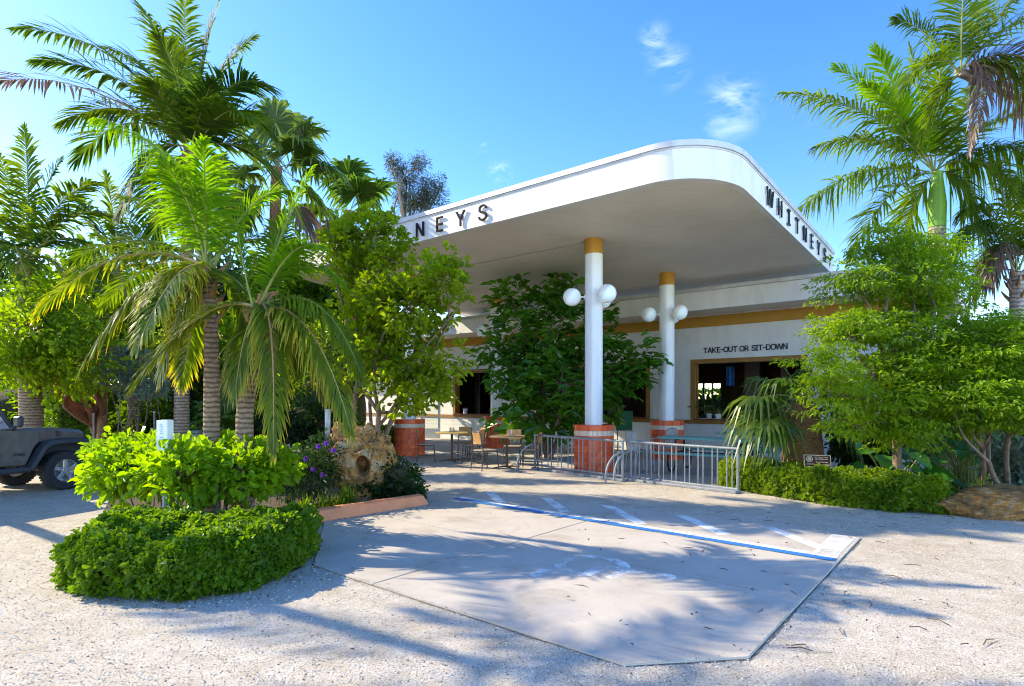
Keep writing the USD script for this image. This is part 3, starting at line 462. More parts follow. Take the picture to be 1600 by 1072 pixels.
for a, b, w in (((1195, 824), (1297, 864), .15), ((1060, 805), (1133, 838), .16), ((946, 790), (1003, 821), .16), ((850, 777), (884, 802), .16), ((762, 768), (786, 790), .15)):
    obj('hatch_stripe', MB().sheet(strip(G(*a)[:2], G(*b)[:2], w).intersection(inner), ZP), M['white_paint_line'], pad)
# worn access symbol, built from strokes in its own plane
sym = []
sc0 = G(925, 886)[:2]
def S(x, y): return tuple(sc0 + U * x * 1.0 + V2 * y * 1.0)
ringp = sg.Point(0, 0).buffer(.36).difference(sg.Point(0, 0).buffer(.25)).difference(sg.box(-.05, -.02, .6, .6))
strokes = [sg.LineString([(-.08, .52), (-.02, .12), (.30, .12), (.46, -.26), (.60, -.22)]).buffer(.06), sg.LineString([(-.05, .34), (.22, .34)]).buffer(.05), sg.Point(-.10, .70).buffer(.10)]
import shapely.affinity as aff
symb = ringp
for q in strokes: symb = symb.union(q)
symb = aff.rotate(symb, -90, origin=(0, 0))
symb = aff.affine_transform(symb, [U[0], V2[0], U[1], V2[1], sc0[0], sc0[1]])
sm = MB()
for q in getattr(symb, 'geoms', [symb]): sm.sheet(q, ZP)
obj('access_symbol', sm, M['white_paint_faint'], pad)
# kerbs
def kerb(a, b, label, w=.16, h=.17):
    a = np.asarray(a, float); b = np.asarray(b, float); d = unit(b - a); ln = np.linalg.norm(b - a)
    prof = sg.Polygon([(0, 0), (w, 0), (w, h - .03), (w - .02, h), (.075, h), (.035, h - .02), (.004, .06)]).buffer(.004)
    m = trimesh.creation.extrude_polygon(prof, ln - .04, engine='earcut'); v = np.array(m.vertices)
    taper = np.where(v[:, 2] > ln - .1, v[:, 2] - (v[:, 1] / h) * .10, v[:, 2])
    n = np.array([-d[1], d[0]]); o = thing('kerb_block', label, 'kerb', (a[0], a[1], 0))
    x = v[:, 0, None] * n + taper[:, None] * d; p = np.c_[x, v[:, 1]]
    obj('block', (p, m.faces), M['terracotta'], o, 35)
    st = MB()
    for q in (.25, .75): st.lathe([(0.0001, h + .012), (.014, h + .008), (.016, h - .01)], (*(n * .10 + d * ln * q), 0), 10)
    obj('anchor_pin', st, M['galv'], o, 40)
kerb(G(497, 818)[:2], G(674, 789)[:2], 'terracotta painted kerb block in front of the holed boulder')
kerb((-8.35, 11.75), (-7.1, 10.9), 'terracotta kerb block in front of the grey car wheel')
# ================================================================== CANOPY
Z0, Z1 = 5.30, 5.84; UL = -13.1; VB = 8.26
can = thing('forecourt_canopy', 'large white flat canopy with rounded corner and lettered fascia', 'canopy', W(-6.5, 4, 0))
co = W(-6.5, 4, 0)
def rounded(off=0.0):
    R = 1.25; a = np.linspace(0, np.pi / 2, 18); pts = [(0 + 0, VB)]
    pts += [(-R + R * math.cos(t), R - R * math.sin(t)) for t in a]; pts += [(UL + R - R * math.sin(t), R - R * math.cos(t)) for t in a]; pts += [(UL, VB)]
    return sg.Polygon(pts).buffer(off, join_style=2)
TILT = .046
def uvmb(mb): return mb.xf(MUV)
def uvt(mb):
    mb.xf(MUV); mb.v = [np.c_[p[:, :2], p[:, 2] - TILT * ((p[:, :2] - K) @ V2)] for p in mb.v]; return mb
inn = rounded(-.14)
obj('fascia', uvt(MB().prism(rounded().difference(rounded(-.12)), Z0, Z1)), M['white'], can, 30, off=co)
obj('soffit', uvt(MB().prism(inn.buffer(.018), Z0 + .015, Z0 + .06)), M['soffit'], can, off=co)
obj('roof_deck', uvt(MB().prism(inn.buffer(.018), Z1 - .05, Z1 - .002)), M['roof'], can, off=co)
obj('coping', uvt(MB().prism(rounded(.035).difference(rounded(-.2)), Z1 + .002, Z1 + .10)), M['coping'], can, 30, off=co)
obj('drip_edge', uvt(MB().prism(rounded(.012).difference(rounded(-.02)), Z1 - .03, Z1 - .001)), M['coping'], can, 30, off=co)
LETTER_H = .33
def letter(ch, pos, xdir, ndir, m, parent, off, h=LETTER_H, depth=.03, bold=False, gap=.022, name='letter'):
    t = meshkit.text_mesh(ch, h, depth, bold=bold); b = t.bounds; v = np.array(t.vertices); v[:, 0] -= (b[0, 0] + b[1, 0]) / 2; v[:, 1] -= (b[0, 1] + b[1, 1]) / 2
    X = np.array([xdir[0], xdir[1], 0.0]); N = np.array([ndir[0], ndir[1], 0.0]); p = np.asarray(pos) + v[:, :1] * X + v[:, 1:2] * np.array([0, 0, 1.0]) + (v[:, 2:] + gap) * N
    return obj(name, (p, t.faces), m, parent, off=off)
for i, ch in enumerate('WHITNEYS'):
    letter(ch, W(-(6.99 + (4 - i) * .655), 0, 5.555), U, -V2, M['grey_letter'], can, co)
    letter(ch, W(0, 2.515 + i * .656, 5.56 - TILT * (2.515 + i * .656)), V2, U, M['black_letter'], can, co, gap=.02)
# conduit with clips under the soffit
cd = MB(); a0 = W(-3.75, 2.2, Z0 - .106); a1 = W(-9.8, 2.16, Z0 - .104); t = np.linspace(0, 1, 14)[:, None]; cd.tube(a0 + (a1 - a0) * t - np.array([0, 0, .012]) * np.abs(np.sin(t * 18)), .008, 5)
obj('conduit', cd, M['pale_bark'], can, off=co)
# ------------------------------------------------------------------ columns
def make_column(label, zt):
    o = thing('canopy_column', label, 'column', (0, 0, 0), 0, 'columns under the canopy')
    obj('pole', MB().lathe([(.20, 1.03), (.20, zt - .31)], sides=40), M['pole'], o, 40)
    obj('gold_collar', MB().lathe([(.0001, zt - .315), (.203, zt - .315), (.205, zt - .31), (.205, zt + .03)], sides=40), M['gold'], o, 40)
    bs = obj('tile_base', MB().lathe([(.0001, 1.035), (.20, 1.035), (.425, 1.035), (.437, 1.02), (.437, 0.0)], sides=52), M['grout'], o, 30)
    nt = 25; rows = 9; h = 1.03 / rows; r = np.random.default_rng(3)
    for k in range(rows):
        cream = k == rows - 2
        for i in range(nt):
            a0, a1 = [2 * np.pi * (i + e) / nt for e in (.035, .965)]; z0, z1 = k * h + .006, (k + 1) * h - .003
            dr = r.normal(0, .001); pr = []
            for a in np.linspace(a0, a1, 3): pr.append((math.cos(a), math.sin(a)))
            v = [[c * (.449 + dr), s * (.449 + dr), z] for c, s in pr for z in (z0, z1)] + [[c * .436, s * .436, z] for c, s in pr for z in (z0 - .002, z1 + .002)]
            f = [[0, 2, 3, 1], [2, 4, 5, 3], [6, 0, 1, 7], [4, 10, 11, 5], [1, 3, 9, 7], [3, 5, 11, 9], [0, 6, 8, 2], [2, 8, 10, 4]]
            obj('cream_tile' if cream else 'red_tile', (np.array(v), np.array(f)), M['cream_tile'] if cream else RED[r.choice(3, p=[.5, .3, .2])], bs)
    obj('top_edge', MB().lathe([(.20, 1.045), (.445, 1.045), (.452, 1.038), (.452, 1.028)], sides=52), RED[1], o, 30)
    for k, an in enumerate((-62, 58, 178)):
        a = math.radians(an); d = np.array([math.cos(a), math.sin(a), 0]); z = 3.93
        ar = MB(); ar.tube([d * .19 + [0, 0, z], d * .30 + [0, 0, z]], .022, 10); s = MB(); s.tube([d * .195 + [0, 0, z], d * .215 + [0, 0, z]], .05, 16); ar.add(*s.mesh())
        am = obj('lamp_arm', ar, M['pole'], o, 40); sp = trimesh.creation.icosphere(4, .205); sp.apply_translation(d * .49 + [0, 0, z]); obj('globe', (sp.vertices, sp.faces), M['globe'], am, True)
    return o
def setloc(p, loc, rz=None):
    p.GetAttribute('xformOp:translate').Set(Gf.Vec3d(*map(float, loc)))
    if rz is not None: p.GetAttribute('xformOp:rotateZ').Set(float(rz))
col = make_column('near white column with red tiled base behind the left steel rack', Z0 - TILT * 2.2); setloc(col, (1.85, 13.42, 0))
col2 = make_column('white globe lamp column beside the teal picnic table', Z0 - TILT * 5.88); setloc(col2, (4.23, 16.2, 0))
dup(col2, (-.52, 20.1, 0), 0, 'column mostly hidden by the big dark rubber tree')
dup(col, (-2.99, 17.3, 0), 0, 'leftmost red tiled column beside the yellow round table')
# ================================================================== RESTAURANT BUILDING
VW = 8.2; UA, UB = -24.0, 2.2
bo = W(-8, VW, 0); bld = thing('restaurant_building', 'low white restaurant building with ochre band and brown framed openings behind canopy', 'building', bo)
def ub(a, b, v0, v1, z0, z1): return MB().prism([(a, v0), (b, v0), (b, v1), (a, v1)], z0, z1)
ops = [(u_at(712, VW), u_at(767, VW)), (u_at(868, VW), u_at(1010, VW)), (u_at(1086, VW), u_at(1254, VW))]
ZS, ZT = .98, 2.70
lower = MB(); hh = (ZS - .10) / 6
for k in range(6): lower.add(*ub(UA, UB, VW - .012 * (1 - (k % 2) * 0), VW + .2, k * hh, (k + 1) * hh - .006).mesh())
lower.add(*ub(UA, UB, VW + .004, VW + .2, 0, ZS - .10).mesh())
obj('lower_siding', uvmb(lower), M['siding'], bld, off=bo)
wl = MB(); e = UA
for a, b in ops: wl.add(*ub(e, a, VW, VW + .2, ZS - .001, ZT).mesh()); e = b
wl.add(*ub(e, UB, VW, VW + .2, ZS - .001, ZT).mesh()); wl.add(*ub(UA, UB, VW, VW + .2, ZT, 4.6).mesh())
obj('wall', uvmb(wl), M['white'], bld, off=bo)
for sa, sb in ((UB - .2, UB), (UA, UA + .2)): obj('side_wall', uvmb(ub(sa, sb, VW + .201, VW + 9, 0, 4.6)), M['white'], bld, off=bo)
obj('sill_band', uvmb(ub(UA, UB, VW - .05, VW + .02, ZS - .098, ZS + .012)), M['frame'], bld, off=bo)
obj('ochre_band', uvmb(ub(UA, UB, VW - .025, VW + .01, 3.80, 4.115)), M['gold'], bld, off=bo)
rf = obj('roof', uvmb(ub(UA - .5, UB + .4, 6.98, VW + 9.3, 4.66, 4.72)), M['roof'], bld, off=bo)
obj('eave_fascia', uvmb(ub(UA - .5, UB + .4, 6.96, 7.10, 4.14, 4.655)), M['white'], rf, off=bo)
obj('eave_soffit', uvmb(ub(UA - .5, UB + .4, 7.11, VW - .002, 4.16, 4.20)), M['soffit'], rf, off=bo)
obj('eave_flashing', uvmb(ub(UA - .5, UB + .42, 6.93, 6.975, 4.665, 4.76)), M['coping'], rf, off=bo)
obj('eave_end', uvmb(ub(UB + .28, UB + .4, 7.11, VW + 9.2, 4.14, 4.655)), M['white'], rf, off=bo)
FW = .13
for a, b in ops:
    fr = MB(); fr.add(*ub(a - FW, a, VW - .035, VW + .06, ZS + .014, ZT + FW).mesh()).add(*ub(b, b + FW, VW - .035, VW + .06, ZS + .014, ZT + FW).mesh()).add(*ub(a - .001, b + .001, VW - .037, VW + .06, ZT, ZT + FW).mesh())
    wf = obj('window_frame', uvmb(fr), M['frame'], bld, off=bo)
    obj('counter_top', uvmb(ub(a, b, VW - .10, VW + .55, ZS + .014, ZS + .055)), M['counter'], wf, off=bo)
    obj('reveal', uvmb(ub(a, a + .03, VW + .061, VW + .2, ZS + .06, ZT)), M['frame'], wf, off=bo); obj('reveal', uvmb(ub(b - .03, b, VW + .061, VW + .2, ZS + .06, ZT)), M['frame'], wf, off=bo)
# lettering on the wall
def wall_text(txt, px0, px1, zc, h):
    u0, u1 = u_at(px0, VW), u_at(px1, VW); n = len(txt)
    adv = {' ': .45, 'I': .4, '-': .6, 'M': 1.15, 'W': 1.3}; w = [adv.get(c, 1.0) for c in txt]; tot = sum(w); s = 0
    for c, q in zip(txt, w):
        if c != ' ':
            zz = zc if c != '-' else zc
            letter(c, W(u0 + (u1 - u0) * (s + q / 2) / tot, VW, zz), U, -V2, M['black_letter'], bld, bo, h=h, depth=.015, gap=.004, bold=True)
        s += q
wall_text('TAKE-OUT OR SIT-DOWN', 1099, 1231, 3.09, .155)
wall_text('RATM', 705, 762, 3.07, .20)
letter('N', W(u_at(1322, VW), VW, 3.52), U, -V2, M['black_letter'], bld, bo, h=.30, gap=.004); letter('T', W(u_at(1336, VW), VW, 3.52), U, -V2, M['black_letter'], bld, bo, h=.30, gap=.004)
# inside
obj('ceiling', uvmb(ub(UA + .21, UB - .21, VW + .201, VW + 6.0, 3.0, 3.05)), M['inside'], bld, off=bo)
bw0, bw1 = 13.6, 13.75; wu0, wu1 = u_at(1086, bw0), u_at(1127, bw0)
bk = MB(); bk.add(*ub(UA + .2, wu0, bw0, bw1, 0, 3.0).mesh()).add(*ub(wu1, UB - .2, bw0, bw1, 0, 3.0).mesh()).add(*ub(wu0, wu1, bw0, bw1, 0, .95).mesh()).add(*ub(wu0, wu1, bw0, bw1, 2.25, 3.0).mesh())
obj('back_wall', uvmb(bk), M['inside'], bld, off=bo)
wb = MB()
for q in np.linspace(wu0, wu1, 4): wb.add(*ub(q - .025, q + .025, bw0 - .02, bw0 + .06, .95, 2.25).mesh())
wb.add(*ub(wu0, wu1, bw0 - .022, bw0 + .05, 1.55, 1.62).mesh()); obj('window_bars', uvmb(wb), M['black_plastic'], bld, off=bo)
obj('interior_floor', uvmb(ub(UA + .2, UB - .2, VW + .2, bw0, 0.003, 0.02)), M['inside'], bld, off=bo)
for px_, w_ in ((1175, .5), (955, .35), (1225, .2), (745, .25)): uu = u_at(px_, 11.5); obj('partition', uvmb(ub(uu - w_ / 2, uu + w_ / 2, 11.5, 11.6, 0.021, 2.999)), M['inside_pale'], bld, off=bo)
# glazed door leaf standing open
dl = u_at(708, VW) ; do = W(dl - .25, VW - .5, 0); dr_ = thing('glazed_door', 'white glazed door standing open beside the left serving hatch', 'door', do)
dd = unit(np.r_[-U * .92 - V2 * .38, 0]); 
def doorbox(s0, s1, z0, z1, th=.045):
    c = do + dd * (s0 + s1) / 2 + np.array([0, 0, (z0 + z1) / 2]); return MB().box(c, (s1 - s0, th, z1 - z0), math.atan2(dd[1], dd[0]))
fr = MB(); DW = .86
for a, b, c, d in ((0, .09, .02, 2.45), (DW - .09, DW, .02, 2.45), (.091, DW - .091, .02, .42), (.091, DW - .091, 2.35, 2.45)): fr.add(*doorbox(a, b, c, d).mesh())
for z in (.88, 1.37, 1.86): fr.add(*doorbox(.091, DW - .091, z - .03, z + .03).mesh())
obj('door_frame', fr, M['siding'], dr_, off=do)
for z0, z1 in ((.42, .85), (.91, 1.34), (1.40, 1.83), (1.89, 2.35)): obj('pane', doorbox(.092, DW - .092, z0 + .002, z1 - .002, .008), M['glass'], dr_, off=do)
hd = MB(); hc = do + dd * .80; hd.tube([hc + [0, 0, 1.0], hc + np.r_[V2 * -.06, 1.0], hc + np.r_[V2 * -.06, 1.12]], .012, 8); obj('handle', hd, M['galv'], dr_, 40, off=do)
# ------------------------------------------------------------------ things inside and on the counter
def pot_plant(px, v, z, label, h=.45, pot='white_post', seed=1):
    r = np.random.default_rng(seed); c = W(u_at(px, v), v, z); o = thing('potted_plant', label, 'potted plant', c)
    obj('pot', MB().lathe([(.0001, 0), (.07, 0), (.095, .15), (.085, .15), (.08, .13), (.0001, .13)], sides=20), M[pot], o, 40)
    n = 16; C = np.tile([0, 0, .13], (n, 1)) + r.normal(0, .02, (n, 3)); D = unit(np.c_[r.normal(0, .6, (n, 2)), .5 + r.random(n)]); stem = MB()
    for d in D: stem.tube([[0, 0, .12], d * h * .5 + [0, 0, .13]], .004, 4)
    obj('stems', stem, M['rachis'], o); v_, f_ = leaf_arrays(D * h * .5 + [0, 0, .13], D + r.normal(0, .4, (n, 3)), rand_unit(r, n) * .5 + [0, 0, 1], h * .55, h * .2); obj('leaves', (v_, f_), M['dark_green'], o)
pot_plant(1108, VW + .25, ZS + .056, 'potted plant in the left corner of the wide serving hatch', .7, 'white_post', 1)
pot_plant(1122, VW + .12, ZS + .056, 'smaller potted plant on the red brown counter', .4, 'white_post', 2)
ck = W(u_at(1141, 9.5), 9.5, 2.1); bc = thing('blue_hanging', 'blue cloth hanging inside the wide serving hatch', 'hanging cloth', ck)
g = np.linspace(-.13, .13, 13); zz = np.array([-.05, .2, .55]); gv = np.array([[*(U * x + V2 * .03 * math.sin(x * 45)), z] for z in zz for x in g]); fi = np.array([[a * 13 + b, a * 13 + b + 1, (a + 1) * 13 + b + 1, (a + 1) * 13 + b] for a in range(2) for b in range(12)])
obj('cloth', (gv, fi), M['blue_cloth'], bc, True); rod = MB(); rod.tube([np.r_[-U * .18, .56], np.r_[U * .18, .56]], .012, 6); rod.tube([[0, 0, .56], [0, 0, .90]], .005, 5); obj('rod', rod, M['black_steel'], bc)
def pail(px, v, z, label):
    o = thing('white_pail', label, 'pail', W(u_at(px, v), v, z)); obj('body', MB().lathe([(.0001, 0), (.075, 0), (.10, .2), (.107, .205), (.095, .205), (.07, .02), (.0001, .02)], sides=22), M['white_post'], o, 40); h = MB(); a = np.linspace(0, np.pi, 9); h.tube(np.c_[.1 * np.cos(a), 0 * a, .19 + .06 * np.sin(a)], .004, 4); obj('handle', h, M['galv'], o)
pail(727, VW + .15, ZS + .056, 'small white pail on the left serving hatch counter')
o = thing('green_board', 'dark green board behind the near column by the middle opening', 'board', W(u_at(975, 7.2), 7.2, 0), math.degrees(RZU)); obj('panel', MB().box((0, 0, .95), (.58, .03, .62), 0, .008), M['green_board'], o); lg = MB()
for x in (-.24, .24): lg.tube([[x, .02, 0], [x, .02, 1.0]], .014, 6)
obj('legs', lg, M['dark_steel'], o)
# ================================================================== PATIO FURNITURE
def round_table(loc, label, top):
    o = thing('round_table', label, 'table', loc, 0); obj('table_top', MB().lathe([(.0001, .722), (.42, .722), (.43, .73), (.43, .748), (.42, .755), (.0001, .755)], sides=40), M[top], o, 40)
    obj('pedestal', MB().lathe([(.03, .02), (.03, .70), (.06, .715), (.14, .721)], sides=18), M['dark_steel'], o, 40); ft = MB()
    for k in range(4): a = k * math.pi / 2 + .4; ft.tube([[0, 0, .035], [.18 * math.cos(a), .18 * math.sin(a), .03], [.34 * math.cos(a), .34 * math.sin(a), .012]], [.022, .018, .012], 6)
    obj('foot', ft, M['dark_steel'], o, 50); return o
t1 = (-1.57, 15.5, .006); t2 = (-.12, 13.95, .006)
round_table(t1, 'round yellow cafe table beside the leftmost tiled column', 'yellow_top'); round_table(t2, 'round wooden cafe table in front of the rubber tree', 'wood_top')
def cafe_chair(label, loc, rz):
    o = thing('cafe_chair', label, 'chair', loc, rz, 'tan cafe chairs at the round tables')
    for s in (-1, 1):
        l = MB(); l.tube([[.20, s * .20, .44], [.23, s * .225, 0]], .0135, 8); obj('leg', l, M['dark_steel'], o, 50)
        l = MB(); l.tube([[-.24, s * .22, 0], [-.19, s * .20, .44], [-.215, s * .19, .62], [-.25, s * .18, .84]], .0135, 8); obj('leg', l, M['dark_steel'], o, 50)
    l = MB(); l.tube([[.20, -.2, .435], [.20, .2, .435], [-.19, .2, .435], [-.19, -.2, .435], [.20, -.2, .435]], .0135, 8); obj('seat_frame', l, M['dark_steel'], o, 50)
    l = MB(); l.tube([[.222, -.218, .14], [-.222, -.215, .14]], .010, 6); l.tube([[.222, .218, .14], [-.222, .215, .14]], .010, 6); obj('stretcher', l, M['dark_steel'], o, 50)
    seat = sg.box(-.2, -.205, .21, .205).buffer(-.05).buffer(.05); obj('seat', MB().prism(seat, .446, .462), M['seat_pad'], o, 30)
    bp = sg.Polygon([(-.19, 0), (.19, 0), (.18, .25), (-.18, .25)]).buffer(-.06).buffer(.06); m = trimesh.creation.extrude_polygon(bp, .018, engine='earcut'); v = np.array(m.vertices); q = np.c_[-.205 - v[:, 1] * .14 - v[:, 2] + .02 - .04 * (1 - (v[:, 0] / .19) ** 2), v[:, 0], .60 + v[:, 1]]
    obj('backrest', (q, m.faces), M['rattan'], o, 40); return o
ch = cafe_chair('tan cafe chair at the left side of the yellow round table', (-2.22, 15.35, .006), 8)
for loc, rz, lb in (((-.98, 15.15, .006), 160, 'tan cafe chair at the right side of the yellow round table'), ((-1.35, 16.2, .006), -105, 'tan cafe chair behind the yellow round table'),
                    ((-.62, 13.55, .006), 38, 'tan cafe chair left of the wooden round table, back turned to us'), ((.42, 13.75, .006), 165, 'tan cafe chair right of the wooden round table beside the rack'), ((.02, 14.72, .006), -98, 'tan cafe chair behind the wooden round table'), ((-.95, 15.75, .006), -150, 'tan cafe chair tucked at the far right of the yellow table')):
    dup(ch, loc, rz, lb)
def condiment(loc, lb):
    o = thing('condiment_holder', lb, 'condiment holder', loc); obj('tray', MB().box((0, 0, .012), (.16, .11, .022), 0, .006), M['wood_top'], o)
    for x, m in ((-.045, 'terracotta'), (.0, 'white_post'), (.045, 'yellow_top')): obj('bottle', MB().lathe([(.0001, .024), (.018, .024), (.02, .09), (.008, .115), (.007, .14), (.0001, .14)], (x, 0, 0), 12), M[m], o, 40)
condiment((t1[0], t1[1], t1[2] + .756), 'small condiment tray on the yellow round table'); condiment((t2[0] + .1, t2[1] + .1, t2[2] + .756), 'small condiment tray on the wooden round table')
def picnic(label, loc, rz):
    o = thing('picnic_table', label, 'picnic table', loc, rz, 'teal picnic tables')
    for i in range(5): obj('table_plank', MB().box((0, -.30 + i * .15, .745), (2.3, .142, .038), 0, .005), M['teal'], o)
    for s in (-1, 1):
        for k in range(2): obj('bench_plank', MB().box((0, s * (.66 + k * .15), .445), (2.1, .142, .036), 0, .005), M['teal'], o)
    for x in (-.75, .75):
        a = np.linspace(math.pi * .08, math.pi * .92, 13); l = MB()
        for s in (-1, 1):
            q = np.linspace(0, 1, 11); y = s * (.10 + .70 * np.sin(q * math.pi * .5)); z = .02 + .70 * (1 - q) ** 2
            hoop = [[x, s * .28, .72], [x, s * .24, .30], [x, s * .33, .08], [x, s * .50, .022], [x, s * .68, .06], [x, s * .76, .22], [x, s * .74, .42]]; l.tube(hoop, .022, 8)
        l.tube([[x, -.74, .42], [x, .74, .42]], .02, 8); l.tube([[x, -.30, .715], [x, .30, .715]], .02, 8); obj('hoop_leg', l, M['black_steel'], o, 50)
    br = MB(); br.tube([[-.75, 0, .42], [.75, 0, .42]], .018, 8); obj('brace', br, M['black_steel'], o, 50); return o
DEGU = math.degrees(RZU)
p1 = picnic('nearer teal picnic table right behind the right steel rack', W(-1.45, 3.55, .006), DEGU + 4)
dup(p1, W(-1.0, 5.9, .006), DEGU, 'farther teal picnic table close to the wall under the hatch')
def slat_chair(label, loc, rz):
    o = thing('slatted_chair', label, 'chair', loc, rz, 'silver slatted chairs')
    for s in (-1, 1):
        l = MB(); l.tube([[.21, s * .21, .66], [.23, s * .22, 0]], .013, 8); obj('leg', l, M['grey_chair'], o, 50)
        l = MB(); l.tube([[-.26, s * .22, 0], [-.2, s * .21, .44], [-.25, s * .21, .84]], .013, 8); obj('leg', l, M['grey_chair'], o, 50)
        l = MB(); l.tube([[-.22, s * .235, .66], [.0, s * .24, .67], [.21, s * .22, .66]], .015, 8); obj('armrest', l, M['grey_chair'], o, 50)
    a = np.linspace(0, math.pi, 13); l = MB(); l.tube(np.c_[-.25 - .03 * np.sin(a), .21 * np.cos(a), .84 + .07 * np.sin(a)], .013, 8); obj('back_rail', l, M['grey_chair'], o, 50)
    for y in np.linspace(-.17, .17, 8): obj('back_slat', MB().tube([[-.205, y, .46], [-.265, y, .85 + .05 * math.cos(y * 6)]], .011, 6), M['grey_chair'], o, 50)
    for x in np.linspace(-.18, .2, 7): obj('seat_slat', MB().box((x, 0, .455), (.045, .42, .014), 0, .003), M['grey_chair'], o)
    return o
sc = slat_chair('silver slatted chair left of the tiled column behind the right rack', A(1000, 700, 13.3) * [1, 1, 0] + [0, 0, .006], 20)
dup(sc, A(1036, 700, 14.2) * [1, 1, 0] + [0, 0, .006], -160, 'silver slatted chair with rounded back at the end of the teal picnic table')
# bike racks
def rack(label, a, b, hgt, flat, feet=(0, 1)):
    a = np.asarray(a, float); b = np.asarray(b, float); ln = np.linalg.norm(b - a); o = thing('bike_rack', label, 'bike rack', (a[0], a[1], 0), math.degrees(math.atan2(b[1] - a[1], b[0] - a[0])), 'grey steel bike racks in front of the patio')
    obj('top_rail', MB().tube([[-.03, 0, hgt], [ln + .03, 0, hgt]], .024, 10), M['galv'], o, 50); obj('bottom_rail', MB().tube([[0, 0, .10 if not flat else .06], [ln, 0, .10 if not flat else .06]], .022, 10), M['galv'], o, 50)
    for x in (0, ln): obj('post', MB().tube([[x, 0, .01], [x, 0, hgt]], .024, 10), M['galv'], o, 50)
    n = 16
    for i in range(n):
        x = (i // 2 + .5 + (.16 if i % 2 else -.16)) * ln / (n / 2); x = ln * (.045 + .91 * ((i // 2) + (.36 if i % 2 else 0)) / (n / 2 - 1 + .36)); obj('bar', MB().tube([[x, 0, .10 if not flat else .06], [x, 0, hgt]], .0115, 8), M['galv'], o, 50)
    for x in [(-.02, ln + .02)[e] for e in feet]:
        q = np.linspace(0, 1, 10); obj('hoop_foot', MB().tube(np.c_[np.full(10, x), -.52 * np.sin(q * math.pi / 2) ** 1.0, .02 + .56 * np.cos(q * math.pi / 2) ** .8], .022, 9), M['galv'], o, 50)
    obj('base_rail', MB().box((ln / 2, -.07 if flat else -.02, .025), (ln + .1, .22 if flat else .12, .05), 0, .01), M['galv'], o)
rack('left steel bike rack in front of the near tiled column', G(836, 733)[:2], G(973, 752)[:2], .79, False)
rack('right steel bike rack beside the long low hedge', G(986, 750)[:2], G(1153, 770)[:2], .76, True, (0,))
